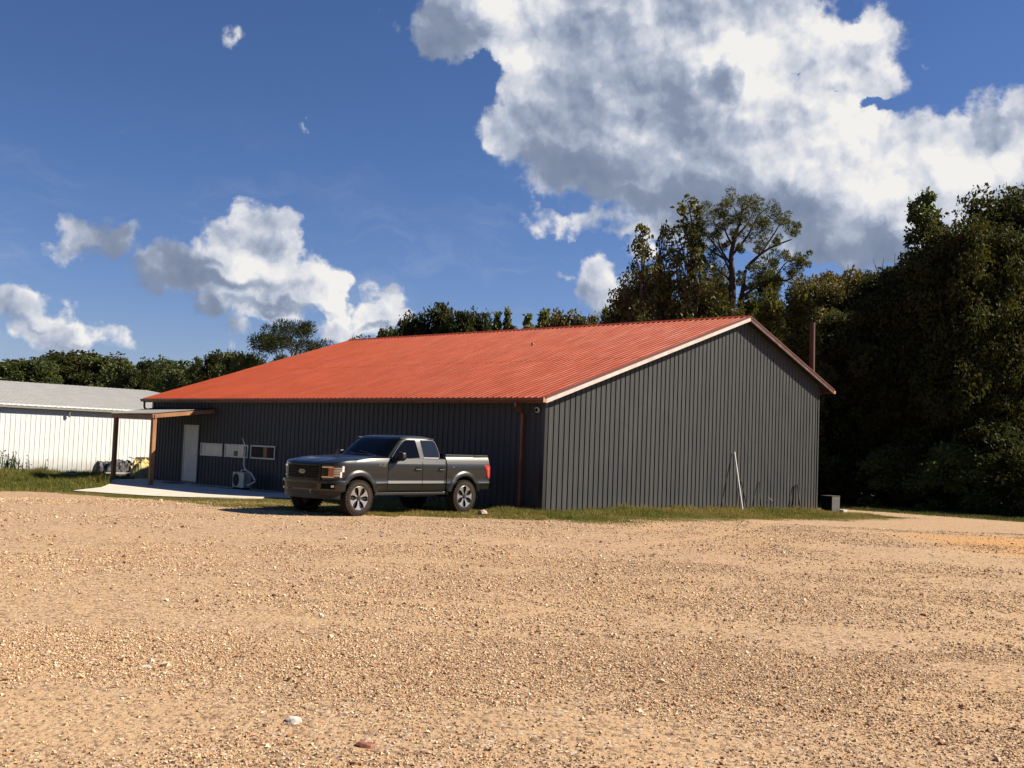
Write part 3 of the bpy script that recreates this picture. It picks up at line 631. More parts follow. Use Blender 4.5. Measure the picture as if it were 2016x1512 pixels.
# fender seam below pillar
# nose patches
def nose_patch(name, p0, p1, z0, z1, off0, off1, m_, parent, n=12, sides=(1, -1), rows=2):
    mb = MB()
    for sg in sides:
        V = []
        for off in (off1, off0):
            for j in range(rows+1):
                z = z0+(z1-z0)*j/rows
                for i in range(n+1):
                    q = nosept(p0+(p1-p0)*i/n, z, off); V.append((q.x, q.y*sg, q.z))
        n1 = n+1; r1 = rows+1; F = [(j*n1+i, j*n1+i+1, (j+1)*n1+i+1, (j+1)*n1+i) for j in range(rows) for i in range(n)]; o = n1*r1
        F += [tuple(o+k for k in f)[::-1] for f in F]
        F += [(i, i+1, o+i+1, o+i) for i in range(n)]+[(rows*n1+i, rows*n1+i+1, o+rows*n1+i+1, o+rows*n1+i) for i in range(n)]
        F += [(j*n1, (j+1)*n1, o+(j+1)*n1, o+j*n1) for j in range(rows)]+[(j*n1+n, (j+1)*n1+n, o+(j+1)*n1+n, o+j*n1+n) for j in range(rows)]
        mb.add(V, F)
    return mb.build(name, m_, parent)
def phi_y(y):  # angle on the nose for a lateral distance
    return math.asin(min(1, (y/.985))**(NE/2))
GRL = empty('grille', (0, 0, 0), 0, TRK)
GLOSSB = mat('gloss_black', (.006, .006, .006), .2, spec=.35)
nose_patch('mesh', .0, phi_y(.56), .865, 1.15, .004, .012, DRK, GRL, 16)
nose_patch('surround', .0, phi_y(.615), 1.15, 1.185, .0, .030, GLOSSB, GRL, 16, rows=1)
nose_patch('surround', .0, phi_y(.615), .83, .865, .0, .034, GLOSSB, GRL, 16, rows=1)
for sg in (1, -1): nose_patch('surround', phi_y(.555), phi_y(.62), .865, 1.15, .0, .030, GLOSSB, GRL, 4, (sg,))
m = MB()    # honeycomb bars of the grille
for z in np.arange(.885, 1.14, .038):
    for sg in (1, -1):
        for i in range(12):
            p0, p1 = .001+(phi_y(.55)-.001)*i/12, .001+(phi_y(.55)-.001)*(i+1)/12; dz_ = .012*(1 if i % 2 else -1)
            a, b = nosept(p0, z-dz_, .018), nosept(p1, z+dz_, .018); m.beam((a.x, a.y*sg, a.z), (b.x, b.y*sg, b.z), .008, .007)
m.build('honeycomb', mat('satin_black', (.02, .02, .02), .35), GRL)
# oval badge
def oval(m_, cx, cz, a, b, x, dx, n=32):
    m_.prism([(a*math.cos(2*math.pi*i/n), b*math.sin(2*math.pi*i/n)) for i in range(n)], lambda p, t: (t, cx+p[0], cz+p[1]), x, x+dx)
fx = XN-NL
m = MB(); oval(m, 0, 1.01, .118, .050, fx-.030, -.012); bd = m.build('badge', CHR, GRL)
m = MB(); oval(m, 0, 1.01, .105, .040, fx-.0425, -.003); m.build('badge_field', mat('badge_dark_blue', (.006, .010, .03), .2, coat=1), bd)
def text_mesh(txt, size, name, m_, parent, M, ext=.003, shear=0.0, align='CENTER'):
    cu_ = bpy.data.curves.new('t', 'FONT'); cu_.body = txt; cu_.size = size; cu_.extrude = ext; cu_.align_x = align; cu_.align_y = 'CENTER'; cu_.shear = shear; cu_.resolution_u = 3
    to = bpy.data.objects.new('t', cu_); COL.objects.link(to); dg = bpy.context.evaluated_depsgraph_get(); dg.update()
    me = bpy.data.meshes.new_from_object(to.evaluated_get(dg)); bpy.data.objects.remove(to); me.transform(M); me.materials.clear(); me.materials.append(m_)
    o = bpy.data.objects.new(name, me); link(o, parent); return o
Mf = Matrix(((0, 0, -1, fx-.048), (-1, 0, 0, 0), (0, 1, 0, 1.01), (0, 0, 0, 1)))
text_mesh('Ford', .085, 'badge_script', CHR, bd, Mf, .002, .35)
Ms = Matrix(((1, 0, 0, .72), (0, 0, -1, -(Wz(1.17)+.006)), (0, 1, 0, 1.20), (0, 0, 0, 1)))
text_mesh('F-150', .10, 'fender_badge', CHR, TRK, Ms, .004, .15)
# headlamps (near and far)
LAMPB = mat('headlamp_black', (.012, .012, .012), .12, coat=1); AMB = mat('amber_lens', (.42, .08, .03), .15, coat=1, spec=.6); CLR = mat('clear_reflector', (.55, .54, .53), .12, metal=.75, coat=1)
for sg in (1, -1):
    hl = empty('headlight', (0, 0, 0), 0, TRK)
    def np1(name, a, b, z0, z1, o0, o1, mm, rows=2, n=10):
        mb = MB(); V = []
        for off in (o1, o0):
            for j in range(rows+1):
                z = z0+(z1-z0)*j/rows
                for i in range(n+1):
                    q = nosept(a+(b-a)*i/n, z, off); V.append((q.x, q.y*sg, q.z))
        n1 = n+1; r1 = rows+1; F = [(j*n1+i, j*n1+i+1, (j+1)*n1+i+1, (j+1)*n1+i) for j in range(rows) for i in range(n)]; o = n1*r1
        F += [tuple(o+k for k in f)[::-1] for f in F]
        F += [(i, i+1, o+i+1, o+i) for i in range(n)]+[(rows*n1+i, rows*n1+i+1, o+rows*n1+i+1, o+rows*n1+i) for i in range(n)]
        F += [(j*n1, (j+1)*n1, o+(j+1)*n1, o+j*n1) for j in range(rows)]+[(j*n1+n, (j+1)*n1+n, o+(j+1)*n1+n, o+j*n1+n) for j in range(rows)]
        mb.add(V, F); return mb.build(name, mm, hl)
    pa, pb, pc, pe = phi_y(.635), phi_y(.80), phi_y(.865), phi_y(.985)-.12
    pe = 1.36
    np1('housing', pa, pe, .885, 1.165, .0, .012, LAMPB)
    np1('lens', pa+.02, pb-.03, .925, 1.11, .012, .018, GLOSSB)
    np1('chrome_strip', pa, pc, 1.118, 1.150, .012, .024, CLR, 1)
    np1('chrome_strip', pa, pc+.05, .892, .918, .012, .024, CLR, 1)
    np1('amber_lens', pb-.03, pc+.03, .915, 1.12, .012, .022, AMB)
    for k, (z0, z1) in enumerate(((.925, .965), (.98, 1.02), (1.035, 1.075), (1.09, 1.125))): np1('reflector', pc+.03, 1.25 if k < 2 else 1.30, z0, z1, .012, .020, CLR, 1)
    np1('light_bar', 1.29, 1.36, 1.03, 1.165, .012, .024, mat('white_light_bar', (.85, .85, .83), .3), 2, 4); np1('light_bar', 1.22, 1.29, .90, 1.03, .012, .024, MATS['white_light_bar'], 2, 4)
# bumper
BMP = nose_patch('bumper', .0, 1.40, .585, .80, .0, .075, PAINT, TRK, 26, rows=4)
nose_patch('step_trim', .0, 1.38, .80, .828, .0, .070, BLK, BMP, 26, rows=1)
nose_patch('licence_panel', .0, phi_y(.54), .62, .755, .070, .079, GLOSSB, BMP, 10, rows=1)
for sg in (1, -1):
    fl = nose_patch('fog_light', phi_y(.66), phi_y(.90), .63, .755, .070, .080, DRK, BMP, 8, (sg,), 1)
    nose_patch('fog_lens', phi_y(.85), phi_y(.89), .67, .72, .080, .086, MATS.get('fog_glass') or mat('fog_glass', (.6, .62, .7), .1, metal=.5, coat=1), fl, 3, (sg,), 1)
nose_patch('air_dam', .0, 1.30, .40, .585, -.03, .045, BLK, TRK, 22, rows=2)
for sg in (-1, 1):
    m = MB(); m.tube([(fx-.06, sg*.42, .60), (fx-.12, sg*.42, .60), (fx-.12, sg*.42, .53), (fx-.06, sg*.42, .53)], .014, 6); m.build('tow_hook', STEELP, TRK)
# tail lamps, tailgate, rear bumper
REDL = mat('red_tail_lens', (.42, .008, .010), .15, coat=1, spec=.6)
for sg in (-1, 1):
    tl = MB(); y = sg*.985
    pts = [(4.430, 1.235), (4.630, 1.245), (4.675, 1.22), (4.675, .90), (4.590, .885), (4.550, .98), (4.530, 1.10), (4.470, 1.18)]
    tl.prism(pts, lambda p, t: (p[0], t, p[1]), sg*.90, sg*1.0); o = tl.build('tail_light', REDL, TRK, bevel=.008)
    m = MB(); m.prism([(4.530, 1.19), (4.630, 1.20), (4.630, .96), (4.600, .95), (4.585, 1.10)], lambda p, t: (p[0], t, p[1]), sg*.995, sg*1.004); m.build('bright_band', mat('pink_lamp_band', (.6, .08, .07), .2, coat=1), o)
m = MB(); m.box(4.662, 4.680, -.78, .78, .72, 1.47); m.build('tailgate', PAINT, TRK, bevel=.006)
m = MB(); m.hexa([(4.630, -.94, .60), (4.800, -.90, .62), (4.800, .90, .62), (4.630, .94, .60), (4.630, -.965, .80), (4.810, -.92, .80), (4.810, .92, .80), (4.630, .965, .80)]); m.build('rear_bumper', mat('chrome_bumper_dark', (.25, .25, .25), .25, metal=.9), TRK, bevel=.015)
m = MB(); m.lathe([(.058, -.001), (.058, .004), (0, .004)], 20, 'y'); fc = m.build('fuel_flap', PAINT, BED); fc.location = (3.22, -.99, 1.15)
m = MB(); m.lathe([(0, -.004), (.016, -.002), (.016, .002)], 10, 'y'); o = m.build('cap_light', CHR, BED); o.location = (3.24, -.993, 1.18)
# frame, axles, dark underside
m = MB()
m.box(-.6, 4.5, -.52, -.42, .50, .62); m.box(-.6, 4.5, .42, .52, .50, .62); m.tube([(3.683, -.78, .42), (3.683, .78, .42)], .055, 10); m.tube([(3.683, 0, .42), (3.683, .05, .42)], .15, 10)
m.tube([(0, -.78, .42), (0, .78, .42)], .045, 8); m.box(-.4, 1.6, -.35, .35, .42, .56); m.tube([(1.5, .2, .5), (3.6, .35, .5), (4.6, .5, .5)], .04, 8); m.box(1.7, 2.9, -.75, -.40, .42, .56)
m.build('chassis', BLK, TRK)
# wheels
def wheel_meshes():
    s = MB(); r, w = .42, .285; yo = -w/2
    prof = [(.272, yo+.022), (.285, yo+.004), (.33, yo-.004), (.372, yo+.004), (.400, yo+.022), (.412, yo+.045), (.416, yo+.09), (.417, 0), (.416, -yo-.09), (.412, -yo-.045), (.400, -yo-.022), (.37, -yo-.004), (.30, -yo), (.272, -yo-.02)]
    s.lathe(prof, 56, 'y')
    for k in range(40):
        for j, (ya, yb, da) in enumerate(((yo+.004, yo+.062, 0), (yo+.075, yo+.135, .5), (yo+.15, yo+.21, .0), (yo+.222, yo+.281, .5))):
            a = 2*math.pi*(k+da)/40; ha = .05; r0, r1 = .405, .430
            if j == 0: r0 = .385
            pts = []
            for rr in (r0, r1):
                for (aa, yy) in ((a-ha, ya), (a+ha, ya), (a+ha+.03, yb), (a-ha+.03, yb)): pts.append((math.cos(aa)*rr, yy, math.sin(aa)*rr))
            s.hexa(pts)
    return s
def make_wheel(sg):
    w = empty('wheel', (0, 0, 0), 0, TRK)
    t = wheel_meshes().build('tyre', RUB, w, smooth=False); t.data.polygons.foreach_set('use_smooth', [len(p.vertices) == 4 and i < 56*13 for i, p in enumerate(t.data.polygons)]); t.data.set_sharp_from_angle(angle=R(38))
    m = MB(); yo = -.1425
    m.lathe([(.262, yo+.075), (.268, yo+.02), (.276, yo+.006), (.284, yo+.012), (.284, yo+.03)], 48, 'y', 0)       # bright lip
    m.lathe([(0, yo+.085), (.265, yo+.075)], 48, 'y', 1)
    for k in range(6):
        a = 2*math.pi*k/6+R(90)
        def P(r_, t_, y): return (math.cos(a)*r_-math.sin(a)*t_, y, math.sin(a)*r_+math.cos(a)*t_)
        prof = [(.050, .020), (.11, .022), (.16, .030), (.21, .050), (.245, .083), (.272, .115)]
        V = []
        for (rr, tt) in prof:
            yy = yo+.030-.022*(rr/.272); V += [P(rr, -tt, yy), P(rr, tt, yy), P(rr, tt*.9, yy+.05), P(rr, -tt*.9, yy+.05)]
        n = len(prof)
        m.add(V, [(4*i, 4*i+1, 4*i+5, 4*i+4) for i in range(n-1)], 0)
        m.add(V, [(4*i+1, 4*i+2, 4*i+6, 4*i+5) for i in range(n-1)]+[(4*i+3, 4*i, 4*i+4, 4*i+7) for i in range(n-1)], 1)
        # dark pocket rib between the spokes
        a2 = a+math.pi/6
        m.beam((math.cos(a2)*.06, yo+.065, math.sin(a2)*.06), (math.cos(a2)*.26, yo+.05, math.sin(a2)*.26), .02, .03, 1)
    rm = m.build('rim', [ALU, mat('dark_wheel_pocket', (.03, .03, .03), .4, metal=.4) if 'dark_wheel_pocket' not in MATS else MATS['dark_wheel_pocket']], w, normals=True)
    m = MB(); m.lathe([(0, yo+.008), (.036, yo+.010), (.042, yo+.03), (.055, yo+.032), (.055, yo+.06)], 16, 'y')
    for k in range(6):
        a = 2*math.pi*(k+.5)/6; m.tube([(math.cos(a)*.062, yo+.02, math.sin(a)*.062), (math.cos(a)*.062, yo+.06, math.sin(a)*.062)], .011, 6)
    m.build('hub_cap', mat('dark_hub', (.06, .06, .06), .3, metal=.6) if 'dark_hub' not in MATS else MATS['dark_hub'], rm)
    return w
def copy_tree(o, parent=None):
    c = o.copy(); COL.objects.link(c); c.parent = parent
    for ch in list(o.children): copy_tree(ch, c)
    return c
w0 = make_wheel(-1)
w0.location = (0, -.875, .42)
for x, y, rz, ry in ((3.683, -.875, 0, 30), (0, .875, math.pi, 10), (3.683, .875, math.pi, 50)):
    w = copy_tree(w0, TRK); w.location = (x, y, .42); w.rotation_euler = (0, R(ry), rz)
w0.rotation_euler = (0, R(4), 0)
TRK.location.z = 0.0
# ================================================================ concrete apron
def poly_sheet(name, pts, zf, thick, m_, cell=.35):
    """flat slab over a plan polygon (u, v), top following zf, with a skirt"""
    bm = bmesh.new(); vs = [bm.verts.new((p[0], p[1], 0)) for p in pts]; f = bm.faces.new(vs)
    us = [p[0] for p in pts]; vv = [p[1] for p in pts]
    for x in np.arange(min(us)+cell, max(us), cell*2): bmesh.ops.bisect_plane(bm, geom=bm.verts[:]+bm.edges[:]+bm.faces[:], plane_co=(x, 0, 0), plane_no=(1, 0, 0))
    for y in np.arange(min(vv)+cell, max(vv), cell*2): bmesh.ops.bisect_plane(bm, geom=bm.verts[:]+bm.edges[:]+bm.faces[:], plane_co=(0, y, 0), plane_no=(0, 1, 0))
    for v in bm.verts: w = uv2w(v.co.x, v.co.y); v.co = (w[0], w[1], zf(*w))
    bmesh.ops.recalc_face_normals(bm, faces=bm.faces)
    r = bmesh.ops.extrude_face_region(bm, geom=bm.faces[:]); 
    for g in r['geom']:
        if isinstance(g, bmesh.types.BMVert): g.co.z -= thick
    bmesh.ops.recalc_face_normals(bm, faces=bm.faces)
    me = bpy.data.meshes.new(name); bm.to_mesh(me); bm.free(); me.materials.append(m_); o = bpy.data.objects.new(name, me); link(o); return o
def spline(pts, n=8):
    out = []
    for i in range(len(pts)-1):
        p0, p1, p2, p3 = (np.array(pts[max(0, min(len(pts)-1, k))], float) for k in (i-1, i, i+1, i+2))
        for j in range(n):
            t = j/n; out.append(tuple(.5*((2*p1)+(-p0+p2)*t+(2*p0-5*p1+4*p2-p3)*t*t+(-p0+3*p1-3*p2+p3)*t**3)))
    out.append(tuple(pts[-1])); return out
front = spline([(-2.3, 6.9), (-3.0, 7.9), (-3.9, 7.75), (-4.9, 7.85), (-5.65, 8.55), (-6.0, 10.0), (-6.2, 11.4), (-6.5, 12.4), (-6.8, 13.2)])
SLAB = poly_sheet('concrete_apron', [(.02, 21.0), (.02, 6.2), (-1.2, 6.2)]+front+[(-4.9, 15.1), (-3.3, 17.6), (-1.9, 20.8)], lambda x, y: gzf(x, y)+.05, .25, CONC)
tag(SLAB, 'pale concrete apron in front of the door and porch', None, kind='structure')
# ================================================================ outdoor unit with its hose
AC = empty('air_conditioner', (*uv2w(-.62, 13.42), gzf(*uv2w(-.62, 13.42))+.05), PSI-R(6))
tag(AC, 'beige outdoor air conditioning unit with a white hose below the middle window', 'air conditioner')
m = MB(); m.box(-.15, .15, -.40, .40, .06, .60); AB = m.build('case', ACM, AC, bevel=.018, seg=3)
m = MB(); m.lathe([(.205, -.152), (.215, -.158), (.225, -.152)], 28, 'y')
for k in range(5): m.lathe([(.04+.035*k, -.160), (.046+.035*k, -.163), (.052+.035*k, -.160)], 24, 'y')
for k in range(8): a = math.pi*k/4; m.beam((0, -.158, 0), (math.cos(a)*.215, -.158, math.sin(a)*.215), .006, .006)
fg = m.build('fan_grille', mat('dark_wire_grille', (.05, .05, .048), .5), AB); fg.rotation_euler = (0, 0, R(-90)); fg.location = (0, .13, .33)
m = MB(); m.lathe([(0, -.1515), (.215, -.1515)], 28, 'y'); fo = m.build('fan_opening', DRK, AB); fo.rotation_euler = (0, 0, R(-90)); fo.location = (0, .13, .33)
m = MB(); m.box(-.149, -.02, -.45, -.401, .33, .56); m.box(-.14, .0, -.44, -.401, .07, .24); m.build('valve_cover', mat('grey_cover', (.22, .22, .20), .5), AC, bevel=.01)
m = MB(); m.lathe([(0, 0), (.03, 0), (.03, .04), (0, .04)], 10, 'z')
for k, z in enumerate((.42, .50)): pass
for z in (.38, .30):
    m2 = MB(); m2.tube([(-.10, -.40, z), (-.10, -.50, z)], .022, 8); m2.build('valve', mat('brass', (.4, .30, .12), .35, metal=.8) if 'brass' not in MATS else MATS['brass'], AC)
for y in (-.28, .28):
    m = MB(); m.box(-.17, .17, y-.03, y+.03, 0, .062); m.build('foot', BLK, AC)
HOSE = mat('white_insulated_hose', rough=.7, fn=varied((.80, .78, .72), (.62, .60, .56), 9, 4))
hp = [(0.58, 1.13, 2.01), (0.54, 1.13, 1.85), (0.5, 0.85, 1.54), (0.47, 0.74, 1.44), (0.42, 0.67, 1.18), (0.37, 0.61, 0.93), (0.32, 0.45, 0.74), (0.22, -0.01, 0.63), (0.12, -0.43, 0.58), (0.07, -0.75, 0.41), (0.04, -0.89, 0.34), (0.0, -0.77, 0.25), (-0.06, -0.50, 0.16)]
m = MB(); m.tube([tuple(p) for p in spline(hp, 6)], .024, 8); m.build('hose', HOSE, AC, smooth=True)
m = MB(); m.tube([tuple(p) for p in spline([(.20, .0, .66), (.10, .16, .67), (.04, .22, .60)], 6)], .017, 6); m.build('hose', HOSE, AC, smooth=True)
# black cable lying on the slab
m = MB(); cp = []
for u, v in ((-.55, 17.0), (-.75, 15.9), (-.68, 15.0), (-.9, 14.2), (-.62, 13.2), (-.9, 12.2), (-.45, 11.2), (-.30, 10.2), (-.1, 9.4)): w = uv2w(u, v); cp.append((w[0], w[1], gzf(*w)+.06))
m.tube([tuple(p) for p in spline(cp, 6)], .012, 6); tag(m.build('cable', BLK, None, smooth=True), 'thin black cable lying on the apron along the wall', 'cable')
# door mat
w = uv2w(-.75, 17.75); m = MB(); m.box(-.45, .45, -.30, .30, 0, .02); o = m.build('door_mat', mat('brown_mat', (.10, .06, .04), .95), None); o.location = (w[0], w[1], gzf(*w)+.052); o.rotation_euler = (0, 0, PSI+R(82)); tag(o, 'brown mat on the concrete in front of the white door', 'door mat')
# ================================================================ things leaning on the gable wall
def lean(name, u0_, d, u1_, ztop_, r, m_, label, cat, group=None, sq=False):
    a = uv2w(u0_, -d); b = uv2w(u1_, -.03-r); m = MB(); z0 = gzf(*a)-.02
    if sq: m.beam((a[0], a[1], z0), (b[0], b[1], ztop_), r*2, r*2)
    else: m.tube([(a[0], a[1], z0), (b[0], b[1], ztop_)], r, 12)
    o = m.build(name, m_, None, smooth=not sq, autos=50); return tag(o, label, cat, group)
lean('plastic_pipe', 9.44, .60, 9.70, 1.86, .025, PVC, 'long white plastic pipe leaning on the grey gable wall', 'pipe')
RODM = mat('black_rod', (.012, .012, .012), .5)
lean('iron_bar', 10.27, .30, 10.20, .87, .022, RODM, 'black bar leaning on the gable wall just right of the white pipe', 'bar', 'black bars leaning on the gable wall')
lean('iron_bar', 11.17, .30, 11.41, .87, .018, RODM, 'black bar leaning on the gable wall above the bent wire', 'bar', 'black bars leaning on the gable wall')
lean('iron_bar', 13.62, .16, 13.87, .71, .022, RODM, 'short upright black bar on the right part of the gable wall', 'bar', 'black bars leaning on the gable wall')
lean('iron_bar', 13.95, .30, 14.10, .78, .022, RODM, 'black bar leaning on the gable wall nearest the dark box', 'bar', 'black bars leaning on the gable wall')
w = uv2w(11.75, -.25); m = MB(); m.tube([(w[0]+.0, w[1], -.2), (w[0]-.10, w[1], .15), (w[0]-.03, w[1], .33), (w[0]+.10, w[1], .22), (w[0]+.06, w[1], .0), (w[0]+.02, w[1], -.18)], .010, 5); tag(m.build('bent_wire', RODM, None), 'loop of bent black wire in the grass below the gable wall', 'wire')
def rock(name, x, y, r, m_, seed, fl=.6, sink=.25, sub=2, z=None):
    bm = bmesh.new(); bmesh.ops.create_icosphere(bm, subdivisions=sub, radius=1)
    for v in bm.verts:
        n = mnoise.noise(v.co*1.3+Vector((seed*7.1, 0, 0))); v.co *= (1+.45*n); v.co += Vector((mnoise.noise(v.co*4+Vector((seed, 3, 1))), mnoise.noise(v.co*4+Vector((1, seed, 9))), 0))*.08
        v.co = Vector((v.co.x*r, v.co.y*r*.8, v.co.z*r*fl))
    me = bpy.data.meshes.new(name); bm.to_mesh(me); bm.free(); me.materials.append(m_); o = bpy.data.objects.new(name, me); link(o)
    o.location = (x, y, (gzf(x, y) if z is None else z)+r*fl*(1-sink)-.02); o.rotation_euler = (0, 0, seed*1.7); return o
STW = mat('white_quartz_stone', (.6, .58, .52), .7, fn=varied((.62, .58, .52), (.38, .33, .28), 18, 5, bmp=.4)); STR = mat('rusty_stone', (.25, .09, .04), .8, fn=varied((.26, .10, .05), (.14, .05, .03), 18, 5, bmp=.4)); STG = mat('pale_stone', (.45, .38, .3), .8, fn=varied((.48, .40, .32), (.30, .24, .19), 12, 5, bmp=.4))
for (u, v, r, s) in ((11.95, -.45, .07, 1), (12.25, -.42, .05, 2), (11.5, -.5, .05, 3)):
    w = uv2w(u, v); tag(rock('stone', w[0], w[1], r, STG, s, .7), 'small pale stones in the grass by the bent wire', 'stone', 'pale stones by the bent wire')
# dark box at the far corner
w = uv2w(14.62, -1.1)
BX = empty('metal_cabinet', (w[0], w[1], gzf(*w)), PSI); tag(BX, 'dark square metal cabinet standing at the far corner of the gable wall', 'cabinet')
m = MB(); m.box(-.30, .30, -.20, .20, -.03, .60); m.build('case', mat('black_louvre_metal', (.004, .004, .004), .8, spec=.05), BX, bevel=.01)
m = MB(); m.box(.02, .02, 0, 0, 0, 0) if False else None
m.box(-.29, .305, -.216, -.202, .02, .585)
m.build('side_panel', mat('dusty_grey_panel', rough=.7, fn=varied((.085, .078, .072), (.045, .042, .04), 5, 5)), BX)
m = MB(); m.box(-.32, .32, -.225, .22, .601, .622); m.build('lid', mat('grey_lid', (.05, .05, .05), .6), BX)
m = MB()
for k in range(9): m.box(-.312, -.301, -.18, .18, .06+k*.055, .085+k*.055)
m.build('louvre', mat('dark_louvre', (.010, .010, .010), .7, spec=.1), BX)
w = uv2w(14.75, -1.55); m = MB(); m.box(-.11, .11, -.09, .09, 0, .16); o = m.build('concrete_block', mat('pale_block', (.62, .58, .50), .85), None, bevel=.01); o.location = (w[0], w[1], gzf(*w)-.02); o.rotation_euler = (0, 0, .6); tag(o, 'small pale concrete block at the foot of the dark metal cabinet', 'block')
# rusty post behind the building
m = MB(); P0_ = (11.87, 43.4); m.tube([(P0_[0], P0_[1], -.4), (P0_[0]+.02, P0_[1], 3.2), (P0_[0]-.01, P0_[1], 7.12)], [.13, .12, .105], 10)
o = m.build('wooden_post', mat('rusty_brown_post', rough=.8, fn=wood_fn((.085, .042, .025), (.04, .022, .015))), None, smooth=True, autos=50); tag(o, 'tall rusty brown post standing behind the right roof slope', 'post')
# ================================================================ rubbish heap between the porch and the white building
def heap(name, u, v, sx, sy, sz, m_, seed, fold=.3, rot=0):
    w = uv2w(u, v); bm = bmesh.new(); bmesh.ops.create_grid(bm, x_segments=46, y_segments=30, size=1)
    for q in bm.verts:
        x, y = q.co.x, q.co.y; r = max(abs(x)**2.6+abs(y)**2.6, 0)**(1/2.6); h = max(0, 1-r**3.0)
        n = mnoise.fractal(Vector((x*2.2+seed*5, y*2.2, seed)), 1.0, 2.2, 4); ridg = 1-abs(mnoise.noise(Vector((x*3.4+seed, y*2.1, 4.0+seed))))*2
        z = h**.5*(.72+.30*n)+fold*.30*ridg*min(1, h*3); q.co = Vector((x*sx*(1+.10*n), y*sy*(1+.08*n), max(-.02, z*sz) if r < 1 else -.03))
    me = bpy.data.meshes.new(name); bm.to_mesh(me); bm.free(); me.materials.append(m_); o = bpy.data.objects.new(name, me); link(o); o.location = (w[0], w[1], gzf(*w)); o.rotation_euler = (0, 0, PSI+rot)
    sd = o.modifiers.new('s', 'SOLIDIFY'); sd.thickness = .02; return o
TARP = mat('black_tarpaulin', rough=.55, spec=.25, fn=varied((.022, .022, .028), (.045, .043, .048), 5, 5, bmp=.5, bscale=16)); YEL = mat('yellow_sheet', rough=.55, spec=.3, fn=varied((.46, .36, .09), (.52, .44, .20), 4, 5, bmp=.5, bscale=10))
o = heap('tarpaulin', 1.55, 26.7, .98, .7, .78, TARP, 2.0, .45); tag(o, 'crumpled black tarpaulin heap in front of the white building', 'tarpaulin')
o = heap('plastic_sheet', 2.52, 26.1, .62, .5, .80, YEL, 5.0, .55); tag(o, 'crumpled yellow plastic sheet beside the black tarpaulin', 'plastic sheet')
def board(a, b, w_, h_, label, z0, z1, m_=WOODG, grp=None):
    A_, B_ = uv2w(*a), uv2w(*b); m = MB(); m.beam((A_[0], A_[1], gzf(*A_)+z0), (B_[0], B_[1], gzf(*B_)+z1), w_, h_); return tag(m.build('board', m_, None), label, 'board', grp)
board((2.10, 26.5), (2.95, 26.4), .14, .035, 'grey board sticking up over the yellow plastic sheet', .85, .58)
board((-2.5, 23.2), (-1.9, 22.6), .14, .04, 'pale loose board lying in the long grass', .20, .16)
board((.7, 25.9), (1.8, 25.7), .20, .05, 'pale plank lying in front of the black tarpaulin', .14, .14, mat('pale_plank', (.5, .46, .4), .8))
w = uv2w(2.92, 26.8); m = MB(); m.lathe([(0, -.30), (.09, -.30), (.10, 0), (.09, .30), (0, .30)], 12, 'y'); o = m.build('log', mat('dark_log', rough=.9, fn=varied((.05, .035, .03), (.10, .06, .04), 8, 5, bmp=.5)), None, smooth=True, autos=40); o.location = (w[0], w[1], gzf(*w)+.76); o.rotation_euler = (0, .1, PSI+1.3); tag(o, 'short dark log on top of the heap behind the front porch post', 'log')
# a few single stones one can pick out in the gravel
tag(rock('stone', -1.30, 7.05, .07, STW, 3, .38), 'white stone standing out in the gravel nearest the camera', 'stone')
tag(rock('stone', -.78, 6.55, .075, STR, 5, .35), 'flat reddish brown stone in the foreground gravel', 'stone')
tag(rock('stone', -2.75, 8.55, .07, STW, 8, .16), 'flat pale stone in the gravel at the left', 'stone')
tag(rock('stone', 4.9, 12.9, .038, STR, 11, .7), 'dark brown lump on the gravel at the right', 'stone')
tag(rock('stone', -.62, 28.02, .16, mat('pinkish_stone', (.42, .28, .22), .8, fn=varied((.44, .30, .24), (.34, .24, .2), 8, 4, bmp=.3)), 14, .55), 'pinkish stone lying beside the rear wheel of the pickup', 'stone')
# ================================================================ trees
def leaf_fn(c1, c2, c3):
    def fn(t, b, co):
        oi = t.n('ShaderNodeObjectInfo').outputs['Random']
        at = t.n('ShaderNodeAttribute', attribute_name='leaf'); sp = t.n('ShaderNodeSeparateColor'); t.put(sp.inputs[0], at.outputs['Color'])
        c = t.mix(t.rng(sp.outputs[0], .1, .9), tuple(c1)+(1,), tuple(c2)+(1,)); k = t.m('GREATER_THAN', sp.outputs[1], .86)
        c = t.mix(t.m('MULTIPLY', k, .7), c, tuple(c3)+(1,))
        c = t.mix(t.m('MULTIPLY', oi, .35), c, tuple(c3)+(1,))
        t.put(b.inputs['Base Color'], c)
        nt = t.t; tr = t.n('ShaderNodeBsdfTranslucent'); t.put(tr.inputs[0], t.mix(1.0, c, (1.5, 1.35, .6, 1), 'MULTIPLY')); mx = t.n('ShaderNodeMixShader'); mx.inputs[0].default_value = .28
        out = [n for n in nt.nodes if n.type == 'OUTPUT_MATERIAL'][0]; nt.links.new(b.outputs[0], mx.inputs[1]); nt.links.new(tr.outputs[0], mx.inputs[2]); nt.links.new(mx.outputs[0], out.inputs[0])
    return fn
